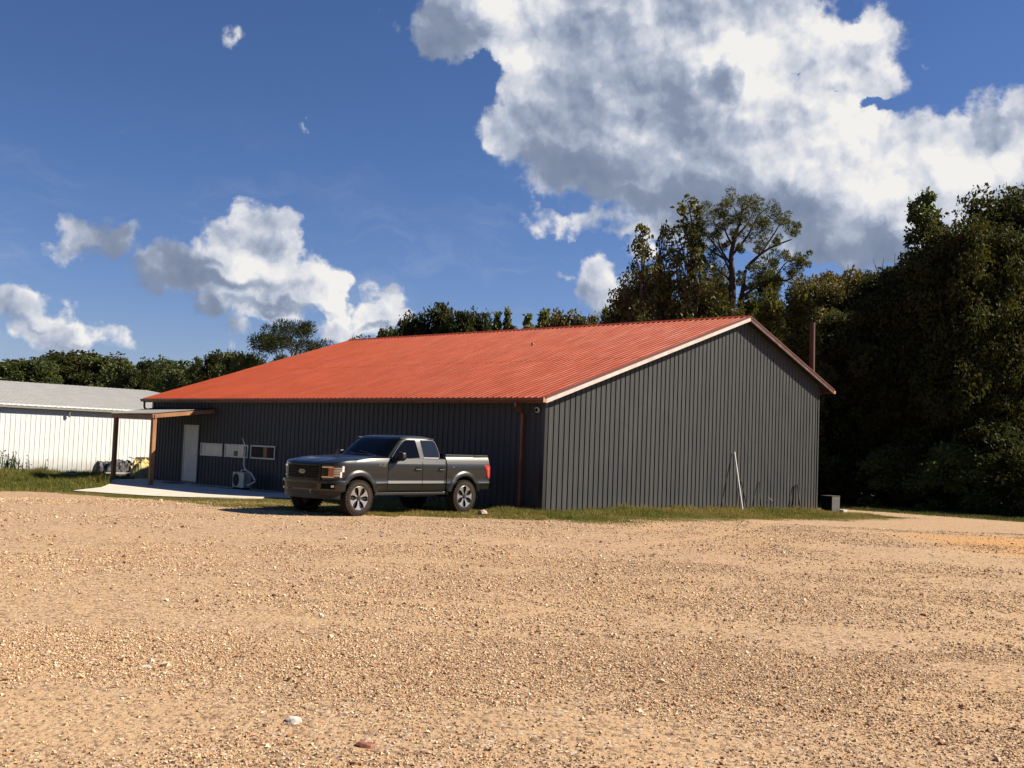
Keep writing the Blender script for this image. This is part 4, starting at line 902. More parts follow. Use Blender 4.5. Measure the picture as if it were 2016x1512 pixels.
LF = {'dark': mat('dark_oak_leaves', rough=.7, spec=.15, fn=leaf_fn((.024, .034, .011), (.046, .060, .017), (.070, .056, .018))),
      'brown': mat('olive_brown_leaves', rough=.6, spec=.3, fn=leaf_fn((.075, .075, .018), (.115, .105, .028), (.13, .088, .028))),
      'green': mat('mid_green_leaves', rough=.55, spec=.3, fn=leaf_fn((.038, .056, .015), (.066, .088, .022), (.095, .095, .026))),
      'lime': mat('yellow_green_leaves', rough=.55, spec=.3, fn=leaf_fn((.080, .11, .022), (.13, .16, .035), (.17, .17, .05))),
      'under': mat('undergrowth_leaves', rough=.55, spec=.3, fn=leaf_fn((.065, .095, .024), (.11, .14, .035), (.13, .12, .035))),
      'birch': mat('thin_olive_leaves', rough=.55, spec=.3, fn=leaf_fn((.065, .082, .020), (.11, .12, .030), (.14, .105, .03))),
      'russet': mat('russet_oak_leaves', rough=.7, spec=.15, fn=leaf_fn((.036, .050, .014), (.064, .074, .020), (.085, .062, .020))),
      'pine': mat('pine_needles', rough=.6, spec=.25, fn=leaf_fn((.050, .066, .018), (.085, .098, .026), (.11, .10, .03)))}
BARK = mat('bark', rough=.9, fn=varied((.075, .058, .045), (.030, .024, .020), 9, 5, (1, 1, .25), bmp=.5, bscale=20))
def leaf_cards(C, rad, n, size, rs, needle=False, flat=.8, asp=.55):
    """C (k,3) clump centres, rad (k,) radii; n leaves per clump; returns V,F,attr"""
    k = len(C); N = k*n; idx = np.repeat(np.arange(k), n)
    d = rs.normal(size=(N, 3)); d /= np.linalg.norm(d, axis=1)[:, None]; r = rs.uniform(.15, 1, N)**.5
    P = C[idx]+d*(r*rad[idx])[:, None]*np.array([1, 1, flat])
    if needle: ax = d+rs.normal(size=(N, 3))*.35+np.array([0, 0, .35])
    else: ax = rs.normal(size=(N, 3))+np.array([0, 0, -.25])
    ax /= np.linalg.norm(ax, axis=1)[:, None]; b = np.cross(ax, rs.normal(size=(N, 3))); b /= np.linalg.norm(b, axis=1)[:, None]
    s = size*rs.uniform(.6, 1.35, N); a = ax*s[:, None]; w = b*(s*asp*.5)[:, None]; nn = np.cross(ax, b)*(s*.12)[:, None]
    V = np.stack([P, P+a*.45+w+nn, P+a, P+a*.45-w+nn], 1).reshape(-1, 3); F = np.arange(4*N).reshape(N, 4)
    tone = np.clip(rs.uniform(0, 1, k)[idx]*.55+rs.uniform(0, 1, N)*.45, 0, 1); g = np.clip(rs.uniform(0, 1, k)[idx]*.6+rs.uniform(0, 1, N)*.5, 0, 1)
    A = np.repeat(np.stack([tone, g, tone*0], 1), 4, 0); return V, F, A
def limb_pts(a, b, rs, sag=.12, n=5):
    a, b = np.array(a, float), np.array(b, float); L_ = np.linalg.norm(b-a); out = []
    off = rs.normal(size=3)*L_*sag*.5; off[2] += -L_*sag
    for i in range(n+1): t = i/n; out.append(tuple(a+(b-a)*t+off*math.sin(math.pi*t)))
    return out
MESHC = {}
def crown_proto(kind, seed):
    key = (kind, seed)
    if key in MESHC: return MESHC[key]
    rs = np.random.RandomState(seed*17+3); tk = MB(); H = 10.0
    # unit trees 10 m tall
    spec = {'broad': (3.2, 150, 150, .17, .62, .20), 'far': (3.3, 80, 90, .30, .80, .12), 'column': (1.5, 90, 120, .16, .50, .12), 'birch': (1.7, 105, 34, .17, .42, .20),
            'poplar': (1.0, 60, 90, .26, .42, .10), 'conifer': (2.2, 110, 110, .20, .55, .12), 'spread': (4.2, 120, 260, .22, .72, .38), 'shrub': (4.5, 70, 110, .42, 1.3, .0)}[kind]
    R_, K, n, size, cr, base = spec; C = []; rad = []; tries = 0
    while len(C) < K and tries < 20000:
        tries += 1
        h = rs.uniform(0, 1); az = rs.uniform(0, 2*math.pi)
        if kind in ('broad', 'far'): env = (math.sin(math.pi*min(1, h*.80+.16)))**.65*(1+.28*math.sin(az*3+seed)+.18*math.sin(az*5+h*9+seed*2))
        elif kind in ('column', 'birch'): env = (1-h)**.55*(min(1, h*5+.35))*(1+.3*math.sin(az*2+h*14+seed))
        elif kind == 'poplar': env = (1-h)**.6*min(1, h*6+.2)
        elif kind == 'conifer': env = (1-h)**.85*(.75+.35*math.sin(h*38))
        elif kind == 'spread': env = (.25+.95*math.sin(math.pi*min(1, h*.72+.22)))*(1+.2*math.sin(az*4+seed))
        else: env = math.sqrt(max(0, 1-h*h))*(1+.2*math.sin(az*3+seed))
        rr = R_*env*rs.uniform(.25 if kind != 'broad' else .45, 1)**.5
        p = np.array([math.cos(az)*rr, math.sin(az)*rr, H*(base+(1-base)*h*.96)])
        if kind == 'spread': p[2] = H*(base+(1-base)*(round(h*5)/5*.9+rs.uniform(-.03, .03)))
        if C and kind not in ('shrub', 'far') and np.min(np.linalg.norm(np.array(C)-p, axis=1)) < cr*.62: continue
        C.append(p); rad.append(cr*rs.uniform(.65, 1.3)*(1-.35*h if kind in ('column', 'birch', 'poplar', 'conifer') else 1))
    C = np.array(C); rad = np.array(rad)
    V, F, A = leaf_cards(C, rad, n, size, rs, needle=kind in ('conifer', 'spread'), flat=.62 if kind == 'spread' else .8, asp=.28 if kind in ('conifer', 'spread') else .6)
    # inner filler keeps big crowns opaque
    if kind in ('broad', 'far', 'conifer'):
        q = rs.randint(0, len(C), K); C2 = C[q]*np.array([.62, .62, 1])*np.array([1, 1, .96]); V2, F2, A2 = leaf_cards(C2, rad[q]*1.25, n//2, size*1.5, rs)
        F = np.vstack([F, F2+len(V)]); V = np.vstack([V, V2]); A = np.vstack([A, A2])
    cm = np_mesh('crown', V, F, (), False, {'leaf': A})
    th = H*({'shrub': .5, 'spread': .72}.get(kind, .93)); tr = .20 if kind != 'shrub' else .1
    lean_ = rs.normal(size=2)*.25; tp = [(lean_[0]*t*t, lean_[1]*t*t, th*t-(.5 if t == 0 else 0)) for t in np.linspace(0, 1, 8)]
    tk.tube(tp, [tr*(1.25-1.15*t) for t in np.linspace(0, 1, 8)], 8)
    order = rs.permutation(len(C))[:46 if kind in ('broad', 'birch', 'spread') else 22]
    for i in order:
        c = C[i]; r0 = math.hypot(c[0], c[1]); z0 = max(H*base*.8+.3, c[2]-r0*(.9 if kind != 'spread' else .25)-rs.uniform(.2, 1.2)); z0 = min(z0, th*.95); t = z0/th; a = (lean_[0]*t*t, lean_[1]*t*t, z0)
        tk.tube(limb_pts(a, c, rs), [.075*(1-t*.6), .06, .045, .033, .022, .010], 5)
    tm_o = tk.build('trunk', BARK, None, smooth=True); tm = tm_o.data; bpy.data.objects.remove(tm_o)
    MESHC[key] = (cm, tm); return MESHC[key]
PROTO_MATED = {}
def tree(name, kind, x, y, h, r, leaf, label, group, seed=None, cat='tree', zb=None):
    seed = (int(abs(x*31+y*17)) % {'broad': 4, 'far': 4, 'birch': 2}.get(kind, 2)) if seed is None else seed
    cm, tm = crown_proto(kind, seed); key = (kind, seed, leaf)
    if key not in PROTO_MATED:
        c2 = cm.copy(); c2.materials.clear(); c2.materials.append(LF[leaf]); PROTO_MATED[key] = c2
    R0 = {'broad': 3.2, 'far': 3.3, 'column': 1.5, 'birch': 1.7, 'poplar': 1.0, 'conifer': 2.2, 'spread': 4.2, 'shrub': 4.5}[kind]
    z0 = gzf(x, y)-.05 if zb is None else zb
    t = empty(name, (x, y, z0), (x*3.7+y*1.3) % 6.28); s = (h-z0)/10.0*1.0; sr = r/R0
    for nm, me in (('trunk', tm), ('crown', PROTO_MATED[key])):
        o = bpy.data.objects.new(nm, me); link(o, t); o.scale = (sr if nm == 'crown' else max(sr, .5*s), sr if nm == 'crown' else max(sr, .5*s), s)
    tag(t, label, cat, group); return t
# --- far line beyond the white building, left to right
FARL = [(-47, 90, 7.4, 4.2, 'green'), (-42.41, 90.56, 7.08, 3.9, 'green'), (-42.86, 94.76, 7.56, 3.6, 'dark'), (-39.69, 91.79, 7.58, 3.2, 'green'), (-40.03, 97.07, 8.53, 3.8, 'dark'), (-39.54, 100.5, 8.93, 3.6, 'dark'),
        (-36.41, 97.42, 8.61, 3.8, 'green'), (-33.52, 94.22, 7.74, 2.9, 'green'), (-31.22, 90.78, 7.14, 2.2, 'dark'), (-30.67, 93.08, 8.02, 2.2, 'dark'), (-30.2, 97.37, 8.47, 3.0, 'green'), (-26.84, 88.0, 7.11, 2.4, 'green'), (-24.66, 90.7, 8.66, 2.2, 'dark'), (-22.2, 87.2, 8.41, 2.3, 'green'), (-20.3, 85.6, 8.07, 2.2, 'green'), (-18.0, 84.0, 7.6, 2.4, 'dark')]
ordn = ['leftmost', 'second from the left', 'third from the left', 'fourth from the left', 'fifth from the left', 'sixth from the left', 'seventh from the left', 'eighth from the left', 'ninth from the left', 'tenth from the left', 'eleventh from the left', 'twelfth from the left', 'thirteenth from the left', 'fourteenth from the left', 'fifteenth from the left', 'sixteenth from the left', 'seventeenth from the left']
cword = {'green': 'mid green', 'brown': 'olive brown', 'dark': 'dark green', 'lime': 'yellow green', 'pine': 'olive'}
for i, (x, y, h, r, c) in enumerate(FARL):
    tree('broadleaf_tree', 'far', x, y, h, r, c, '%s rounded tree, %s in the row beyond the white building' % (cword[c], ordn[i]), 'trees beyond the white building')
tree('slim_tree', 'column', -24.9, 86.5, 8.2, 1.4, 'green', 'slim pointed tree above the left end of the red roof slope', None)
tree('spreading_pine', 'spread', -15.27, 74.45, 9.75, 3.0, 'dark', 'wide flat-topped pine standing alone behind the far left roof edge', None)
tree('sapling', 'poplar', -9.6, 65.3, 8.0, .7, 'lime', 'small yellow green treetop at the far end of the roof ridge', None)
# --- row behind the ridge
ROWR = [('far', -9.4, 71.0, 8.5, 1.9, 'dark'), ('far', -8.13, 71.54, 9.2, 1.9, 'dark'), ('far', -6.42, 69.7, 9.9, 1.9, 'dark'), ('far', -4.81, 69.83, 10.6, 2.1, 'dark'), ('far', -3.07, 68.93, 10.2, 1.5, 'dark'), ('far', -2.14, 69.97, 10.45, 1.4, 'dark'), ('poplar', -1.03, 65.99, 10.0, .75, 'lime'), ('poplar', -.43, 66.0, 10.3, .6, 'lime'),
        ('poplar', .82, 65.99, 9.95, .8, 'lime'), ('poplar', 1.81, 66.98, 10.4, 1.0, 'lime'), ('far', 2.73, 61.94, 9.5, 1.9, 'brown'), ('far', 4.11, 61.86, 9.5, 1.7, 'brown'), ('poplar', 5.2, 62.78, 10.2, .6, 'lime'), ('far', 5.65, 61.74, 9.7, 1.2, 'dark'), ('far', 6.0, 58.6, 10.4, 1.5, 'dark'), ('far', -.2, 68.5, 9.2, 1.7, 'dark'), ('far', 1.4, 64.5, 8.9, 1.6, 'brown')]
for i, (k, x, y, h, r, c) in enumerate(sorted(ROWR, key=lambda q: q[1]/q[2])):
    tree({'far': 'broadleaf_tree', 'poplar': 'poplar_tree'}[k], k, x, y, h, r, c, '%s %s, %s in the row behind the roof ridge' % (cword[c], 'pointed tree' if k == 'poplar' else 'bushy tree', ordn[i]), 'trees showing over the roof ridge')
# --- group behind the gable peak
tree('birch_tree', 'birch', 5.72, 49.67, 12.7, 1.5, 'birch', 'thin leafy tree with see-through top, leftmost of the tall group behind the gable', 'tall see-through trees behind the gable', 0)
tree('birch_tree', 'birch', 6.85, 50.5, 12.7, 1.0, 'birch', 'narrow see-through treetop between the two larger leafy trees', 'tall see-through trees behind the gable', 1)
tree('birch_tree', 'birch', 7.85, 50.42, 13.9, 2.2, 'birch', 'tall see-through leafy tree just left of the big pine', 'tall see-through trees behind the gable', 1)
tree('bushy_tree', 'broad', 6.6, 52.4, 10.4, 2.5, 'brown', 'olive brown bushy tree low behind the ridge, left of the gable peak', None, 0)
tree('bushy_tree', 'broad', 8.9, 53.3, 10.4, 2.3, 'brown', 'olive brown bushy tree below the tall see-through leafy tree', None, 1)
SP = [(12.2, 52.6, 11.6, 2.5, 'dark pine filling the gap right of the big pine trunk'), (10.2, 54.5, 11.4, 2.4, 'tallest of the small pines, behind the big pine trunk'), (9.5, 53.6, 10.6, 2.0, 'dark round pine left of the big pine trunk'), (11.4, 48.9, 9.4, 2.1, 'small pine behind the gable peak, just right of the big pine trunk'), (12.9, 49.2, 9.8, 2.2, 'small pine behind the right roof slope beside the rusty post'), (9.8, 48.2, 8.7, 1.8, 'small pine directly behind the gable peak'), (11.0, 51.6, 9.9, 2.1, 'small pine below the right limbs of the big pine')]
for x, y, h, r, lb in SP: tree('pine_tree', 'conifer', x, y, h, r, 'pine', lb, 'small pines behind the gable')
# --- the big open pine, limbs laid out one by one (local X across, Z up)
def big_pine():
    x0, y0 = 10.79, 50.87; S = 52/2158.0; rs = np.random.RandomState(5)
    def W_(X, Y, d=0): return ((1200+X/3.024-1475)*S, d, 13.75-((340+Y/3.024)-375)*S)
    t = empty('big_pine', (x0, y0, 0), -math.atan2(x0, y0)); tk = MB()
    def limb(pts, r0, r1, d1=0, d0=0):
        n = len(pts); P3 = [W_(p[0], p[1], d0+(d1-d0)*i/(n-1)) for i, p in enumerate(pts)]; sp = [tuple(q) for q in spline(P3, 5)]
        tk.tube(sp, [r0+(r1-r0)*i/(len(sp)-1) for i in range(len(sp))], 7)
    limb([(745, 1600), (745, 1200), (748, 840), (750, 640), (745, 540), (738, 440), (755, 340), (785, 230), (800, 130)], .24, .04)
    limb([(775, 1500), (780, 900), (795, 720), (810, 640), (822, 520), (872, 450), (960, 380), (1085, 325)], .16, .03, .8, .2)
    L_ = [([(745, 560), (690, 450), (610, 350), (540, 290)], -.8), ([(742, 500), (680, 400), (640, 260), (620, 190)], .6), ([(745, 600), (690, 540), (600, 480), (560, 440)], .9), ([(750, 390), (700, 300), (690, 220)], -.7), ([(742, 440), (830, 330), (880, 230), (940, 180)], -.9),
         ([(760, 330), (830, 240), (860, 150)], .7), ([(822, 520), (900, 440), (990, 300), (1020, 230)], -.4), ([(830, 510), (930, 500), (985, 440), (1040, 400)], 1.2), ([(810, 650), (900, 600), (990, 560), (1060, 470), (1150, 450)], .5), ([(990, 570), (1060, 580), (1130, 520), (1165, 470)], .9), ([(745, 640), (640, 600), (560, 580)], -.6), ([(785, 700), (880, 640), (950, 620)], -1.0), ([(700, 460), (620, 420), (500, 330)], -1.1), ([(790, 260), (760, 180), (740, 130)], .3)]
    for pts, d in L_: limb(pts, .065, .012, d)
    C = []; rd = []
    B_ = [(590, 190, 60), (530, 225, 55), (500, 300, 50), (560, 270, 50), (640, 170, 45), (700, 130, 50), (760, 118, 52), (830, 112, 55), (870, 140, 40), (960, 190, 62), (1010, 225, 58), (1065, 275, 45), (1100, 300, 32), (890, 260, 48), (930, 300, 50), (840, 320, 38), (700, 235, 36), (760, 230, 34), (620, 330, 48), (570, 390, 55), (520, 370, 45), (640, 440, 48), (600, 500, 52), (560, 460, 44), (690, 380, 35), (1000, 350, 36), (1060, 440, 36), (1110, 480, 42), (1160, 455, 30), (1090, 540, 34), (980, 470, 34), (900, 420, 36), (880, 530, 40), (940, 570, 42), (1000, 600, 36), (590, 570, 56), (660, 560, 46), (540, 620, 56), (700, 640, 48), (620, 650, 55), (850, 620, 44), (790, 560, 34), (740, 330, 28), (780, 410, 26), (820, 190, 40), (680, 180, 36), (480, 260, 34), (1140, 500, 30), (660, 300, 36), (910, 220, 40)]
    for (X, Y, r) in B_:
        for q in range(5):
            a = W_(X+rs.normal()*r*.42, Y+rs.normal()*r*.38, rs.normal()*.85); C.append(a); rd.append(r/3.024*S*.62*rs.uniform(.7, 1.2))
            if q < 2: tk.tube([W_(X, Y+r*.5, 0), a], [.018, .006], 4)
    V, F, A = leaf_cards(np.array(C), np.array(rd)*.88, 115, .125, rs, needle=True, flat=.75, asp=.24)
    tk.build('trunk', BARK, t, smooth=True); o = bpy.data.objects.new('crown', np_mesh('crown', V, F, (LF['pine'],), False, {'leaf': A})); link(o, t)
    tag(t, 'tall open pine with spreading bare limbs above the gable peak', 'tree')
big_pine()
# --- woods at the right
RW = [(15.7, 57.9, 11.4, 3.0, 'brown', 'oak with a rounded top, behind the right roof slope left of the woods'), (17.7, 59.4, 12.2, 3.2, 'brown', 'tallest rounded oak in the middle distance between the pine and the woods'), (19.3, 57.1, 11.9, 3.0, 'dark', 'dark oak just left of the bare twigs'), (15.0, 53.9, 9.1, 2.6, 'brown', 'low olive brown oak right behind the rusty post'), (16.3, 52.5, 8.9, 2.6, 'dark', 'low dark oak just right of the rusty post'), (15.0, 51.0, 6.6, 2.3, 'brown', 'lowest oak showing beside the far corner of the building'),
      (19.0, 48.9, 11.4, 2.8, 'dark', 'dark oak directly right of the slim tall treetop'), (19.5, 47.8, 12.4, 2.9, 'russet', 'brownish oak in front, top centre of the right woods'), (20.6, 47.6, 12.7, 2.8, 'dark', 'dense dark oak left of the tallest oak in the woods'), (23.0, 50.0, 14.8, 3.6, 'dark', 'tallest oak, cut by the right edge of the photo'), (17.0, 49.6, 9.4, 2.8, 'dark', 'dark oak below the bare twigs'), (15.9, 50.4, 6.6, 2.5, 'russet', 'small brownish oak a little right of the building corner'), (17.6, 49.0, 8.0, 2.6, 'dark', 'low dark oak behind the second and third bushes'), (19.0, 47.6, 8.2, 2.6, 'dark', 'low dark oak behind the middle of the bushes'), (20.6, 47.0, 8.6, 2.6, 'russet', 'low brownish oak behind the last bushes by the right edge')]
for x, y, h, r, c, lb in RW: tree('oak_tree', 'broad', x, y, h, r, c, lb, 'oaks of the woods at the right')
tree('tall_oak', 'column', 18.9, 50.6, 15.0, 2.3, 'green', 'slim treetop rising above the woods left of the big oaks', None, 0)
# bare twigs on the left shoulder of the woods
tb = empty('bare_tree', (17.6, 50.2, -.25), 0); m = MB(); rs = np.random.RandomState(8)
m.tube([(0, 0, 0), (.1, 0, 4), (.0, 0, 8.2), (-.25, 0, 10.3)], [.14, .11, .07, .03], 7)
for (a, b) in (((0, 0, 8.6), (-1.15, 0, 11.3)), ((-.1, 0, 9.4), (-.1, .1, 11.6)), ((-.2, 0, 10.0), (.5, .2, 11.7)), ((0, 0, 8.0), (-1.0, .3, 10.0)), ((-.62, 0, 10.3), (-1.05, 0, 11.0)), ((-.7, 0, 10.5), (-.62, .1, 11.35))): m.tube(limb_pts(a, b, rs, .05), [.035, .03, .024, .018, .012, .007], 5)
m.build('trunk', BARK, tb, smooth=True)
C = np.array([(.2+rs.normal()*.45, rs.normal()*.4, 9.6+rs.normal()*.7) for _ in range(26)]); V, F, A = leaf_cards(C, np.full(26, .35), 60, .15, rs); o = bpy.data.objects.new('crown', np_mesh('crown', V, F, (LF['dark'],), False, {'leaf': A})); link(o, tb)
tag(tb, 'half bare tree with twigs against the sky at the left shoulder of the woods', 'tree')
# --- shrubs along the lane
SH = [(15.2, 47.7, 1.9, 1.5, 'dark'), (16.2, 46.7, 2.3, 1.7, 'under'), (17.2, 45.7, 1.7, 1.4, 'dark'), (18.0, 44.7, 2.5, 1.6, 'under'), (18.9, 43.8, 2.1, 1.5, 'under'), (19.8, 42.8, 2.4, 1.6, 'dark'), (20.7, 42.1, 1.9, 1.4, 'under'), (17.4, 46.8, 3.4, 1.8, 'dark'), (19.6, 44.4, 3.4, 1.9, 'dark'), (14.2, 47.8, 1.5, 1.2, 'dark')]
sl_ = ['nearest the corner of the building', 'second along the lane from the building', 'low and dark, third along the lane', 'brownish, fourth along the lane', 'bright leaved, fifth along the lane', 'sixth along the lane', 'last before the right edge of the photo', 'tall, behind the second and third bushes', 'tall, behind the fifth and sixth bushes', 'smallest, beside the dark metal cabinet']
for i, (x, y, h, r, c) in enumerate(SH): tree('shrub', 'shrub', x, y, h, r, c, 'leafy bush at the foot of the woods, '+sl_[i], 'bushes along the gravel lane', i % 2, 'bush')
# dense woodland mass further back
def woodland(name, pts, n, size, h, seed, c, label):
    rs = np.random.RandomState(seed); C = []; rad = []
    for _ in range(n):
        i = rs.randint(0, len(pts)-1); t = rs.uniform(); p = np.array(pts[i][:2])*(1-t)+np.array(pts[i+1][:2])*t; hh = pts[i][2]*(1-t)+pts[i+1][2]*t
        C.append((p[0]+rs.normal()*1.4, p[1]+rs.normal()*1.4, rs.uniform(0, 1)**.8*hh)); rad.append(rs.uniform(.7, 1.5))
    V, F, A = leaf_cards(np.array(C), np.array(rad), 55, size, rs); o = bpy.data.objects.new(name, np_mesh(name, V, F, (LF[c],), False, {'leaf': A})); link(o); tag(o, label, 'woods', kind='stuff')
woodland('woodland', [(15.5, 60, 7.5), (21, 58, 9), (25, 53, 10.0)], 900, .42, 8, 4, 'dark', 'dark mass of woods behind the front oaks at the right')
woodland('woodland', [(-60, 92, 6.0), (-40, 100, 6.4), (-20, 92, 6.2), (-8, 76, 6.5), (4, 70, 7.0), (10, 62, 6.5), (17, 62, 7.0)], 1100, .55, 6, 9, 'dark', 'low dark woods closing the view behind the buildings')
woodland('woodland', [(-34, 20, 9), (-32, -6, 10), (-16, -22, 11), (8, -24, 11), (26, -14, 10)], 700, .7, 10, 12, 'dark', 'unseen woods behind and left of the camera, added to lower ambient light')  # out-of-view trees behind the camera, added to cut ambient sky light
# ================================================================ ground
def vnoise(x, y, s, seed=0):
    x = np.asarray(x)/s; y = np.asarray(y)/s; xi = np.floor(x).astype(np.int64); yi = np.floor(y).astype(np.int64); fx = x-xi; fy = y-yi
    def h(a, b): v = (a*374761393+b*668265263+seed*974711) & 0x7fffffff; v = (v ^ (v >> 13))*1274126177 & 0x7fffffff; return ((v ^ (v >> 16)) & 0xffff)/65535.0
    fx = fx*fx*(3-2*fx); fy = fy*fy*(3-2*fy)
    return (h(xi, yi)*(1-fx)+h(xi+1, yi)*fx)*(1-fy)+(h(xi, yi+1)*(1-fx)+h(xi+1, yi+1)*fx)*fy
def fnoise(x, y, s, seed=0): return .5*vnoise(x, y, s, seed)+.3*vnoise(x, y, s/2.1, seed+1)+.2*vnoise(x, y, s/4.3, seed+2)
def inside(px, py, poly):
    c = np.zeros(px.shape, bool); n = len(poly)
    for i in range(n):
        x1, y1 = poly[i]; x2, y2 = poly[(i+1) % n]; q = ((y1 > py) != (y2 > py)) & (px < (x2-x1)*(py-y1)/((y2-y1) if y2 != y1 else 1e-9)+x1); c ^= q
    return c
def grass_mask(x, y):
    """1 = full grass, 0 = gravel (ragged edges)"""
    u, v = w2uv(x, y); j = (fnoise(x, y, 1.6, 3)-.5)*1.5; j2 = (fnoise(x, y, .55, 8)-.5)*.8; e = j+j2
    gable = np.minimum.reduce([(v+3.9+e*.9+.5*smooth(9, 14, u))/1.6, (u+2.2+e)/1.2, (15.4-u+e)/1.0])
    near = inside(u+e*.6, v+e*.6, [(.3, -2.2), (-2.2, -1.9), (-3.6, -1.0), (-5.4, .6), (-6.6, 2.3), (-7.3, 4.4), (-7.0, 7.0), (-6.9, 9.8), (-7.3, 12.8), (-8.6, 13.9), (-3, 14), (.3, 12)]).astype(float)*.55+.0
    left = (v-13.5+e*.8-.04*(u+8))/1.2*np.where(u < -6.5, 1, 0)
    back = np.where(u < -.2, (v-13.4)/1.2, 0); back2 = np.where((v > L+.5) | (u > 19.6+e*.7+.35*smooth(0, -12, v)*0), 1, 0)
    lane = np.where((u > 17.55+e*.5), (u-17.4+e*.5)/.9, 0)
    g = np.maximum.reduce([gable*np.where((v < .6) & (u < 16), 1, 0), near, left, back, back2*1.0, lane]); g = np.clip(g, 0, 1)
    return g
def axis(lo, hi, fine, out_lo, out_hi):
    a = list(np.arange(lo, hi+fine*.5, fine)); s = fine; x = hi
    while x < out_hi: s *= 1.35; x += s; a.append(min(x, out_hi))
    s = fine; x = lo; pre = []
    while x > out_lo: s *= 1.35; x -= s; pre.append(max(x, out_lo))
    return np.array(sorted(set(pre+a)))
gx, gy = axis(-24, 24, .16, -900, 900), axis(4, 52, .16, -300, 2000)
XX, YY = np.meshgrid(gx, gy); ZZ = gz(XX, YY)+np.where((YY > 5), 1, 0)*(fnoise(XX, YY, 3.5, 5)-.5)*.03*smooth(26, 22, YY)
XX, YY, ZZ = XX.ravel(), YY.ravel(), ZZ.ravel(); nx_, ny_ = len(gx), len(gy)
I = (np.arange(ny_-1)[:, None]*nx_+np.arange(nx_-1)[None, :]).ravel(); GF = np.stack([I, I+1, I+nx_+1, I+nx_], 1)
gm_ = grass_mask(XX, YY)
clay = np.clip(1.35-np.hypot((XX-12.0)/2.6, (YY-24.6)/4.2)+(fnoise(XX, YY, 1.5, 21)-.5)*1.0, 0, 1)*.85
clay = np.maximum(clay, np.clip((fnoise(XX, YY, 4.5, 31)-.56)*3.2, 0, 1)*np.where(YY < 27, .18, .08)*smooth(-3, 4, XX))
def tracks(x, y):
    """compacted wheel tracks sweeping across the lot"""
    t = np.zeros(np.shape(x)); wob = (fnoise(x, y, 3.0, 61)-.5)*.5
    for cx_, cy_, r in ((-32, 44, 41.5), (-32, 44, 39.8), (24, -16, 31.0), (24, -16, 29.3), (6, -40, 57.5), (6, -40, 55.8), (-8, -30, 43.0), (-8, -30, 41.3)):
        t = np.maximum(t, np.clip(1.25-np.abs(np.hypot(x-cx_, y-cy_)-r+wob)/.24, 0, 1))
    return t*np.clip(fnoise(x, y, 4.0, 67)*2.2-.45, 0, 1)
def stone_density(x, y): return np.clip(.62-.16*smooth(0, 7, x)*smooth(9, 15, y)+(fnoise(x, y*1.3, 2.4, 51)-.5)*2.7+(fnoise(x, y, .6, 55)-.5)*1.3, .08, 1)*(1-.75*tracks(x, y))
sand = np.clip((fnoise(XX*.8, YY*1.3, 2.6, 41)-.47)*2.5, 0, .7); sand = np.maximum(sand, tracks(XX, YY)*.9)
def gfn(t, b, co):
    at = t.n('ShaderNodeAttribute', attribute_name='mask'); sp = t.n('ShaderNodeSeparateColor'); t.put(sp.inputs[0], at.outputs['Color'])
    P = co
    fine = t.noise(P, 55, 4, .7); mid = t.noise(P, 1.1, 5, .6); big = t.noise(P, .22, 4, .6)
    vo = t.n('ShaderNodeTexVoronoi'); t.put(vo.inputs['Vector'], t.v('ADD', P, t.v('SCALE', t.noise(P, 20, 2, col=True), sc_=.03))); vo.inputs['Scale'].default_value = 26
    vb = t.n('ShaderNodeTexVoronoi'); t.put(vb.inputs['Vector'], P); vb.inputs['Scale'].default_value = 11
    cellv = t.n('ShaderNodeSeparateColor'); t.put(cellv.inputs[0], vo.outputs['Color'])
    cellb = t.n('ShaderNodeSeparateColor'); t.put(cellb.inputs[0], vb.outputs['Color'])
    soil = t.mix(t.rng(mid, .3, .7), (.48, .315, .185, 1), (.42, .285, .175, 1)); soil = t.mix(t.rng(big, .35, .65), soil, (.49, .325, .175, 1))
    soil = t.mix(t.m('MULTIPLY', sp.outputs[2], .5), soil, (.52, .355, .19, 1))
    peb = t.ramp(cellv.outputs[0], [(0, (.085, .055, .038)), (.18, (.20, .13, .085)), (.45, (.34, .23, .15)), (.8, (.44, .33, .23)), (1, (.56, .46, .35))])
    c = t.mix(t.m('MULTIPLY', t.rng(cellv.outputs[1], .25, .6, 0, .85), t.rng(sp.outputs[2], 0, 1, 1, .45)), soil, peb)
    dk = t.m('MULTIPLY', t.m('GREATER_THAN', cellb.outputs[0], .90), t.rng(vb.outputs['Distance'], .2, .45, .75, 0)); c = t.mix(dk, c, (.09, .055, .04, 1))
    c = t.mix(t.rng(fine, .35, .75, 0, .35), c, (.15, .10, .07, 1))
    c = t.mix(sp.outputs[1], c, t.mix(t.rng(fine, .3, .7), (.50, .29, .115, 1), (.42, .21, .075, 1)))
    gr = t.mix(t.rng(t.noise(P, 9, 5, .7), .3, .7), (.070, .075, .018, 1), (.15, .115, .040, 1)); gr = t.mix(t.rng(mid, .45, .7, 0, .6), gr, (.21, .145, .065, 1))
    gmf = t.rng(t.m('ADD', sp.outputs[0], t.m('MULTIPLY', t.m('SUBTRACT', t.noise(P, 5, 6, .7), .5), .9)), .25, .62)
    c = t.mix(t.m('MULTIPLY', gmf, t.rng(sp.outputs[0], 0, .12, 0, 1)), c, gr)
    t.put(b.inputs['Base Color'], c); t.put(b.inputs['Roughness'], .93)
    hgt = t.m('ADD', t.m('MULTIPLY', t.m('SUBTRACT', 1.0, vo.outputs['Distance']), t.m('GREATER_THAN', cellv.outputs[1], .35)), t.m('MULTIPLY', fine, .6))
    bump(t, b, hgt, .75, .018)
GMAT = mat('gravel_ground', rough=.93, spec=.15, fn=gfn)
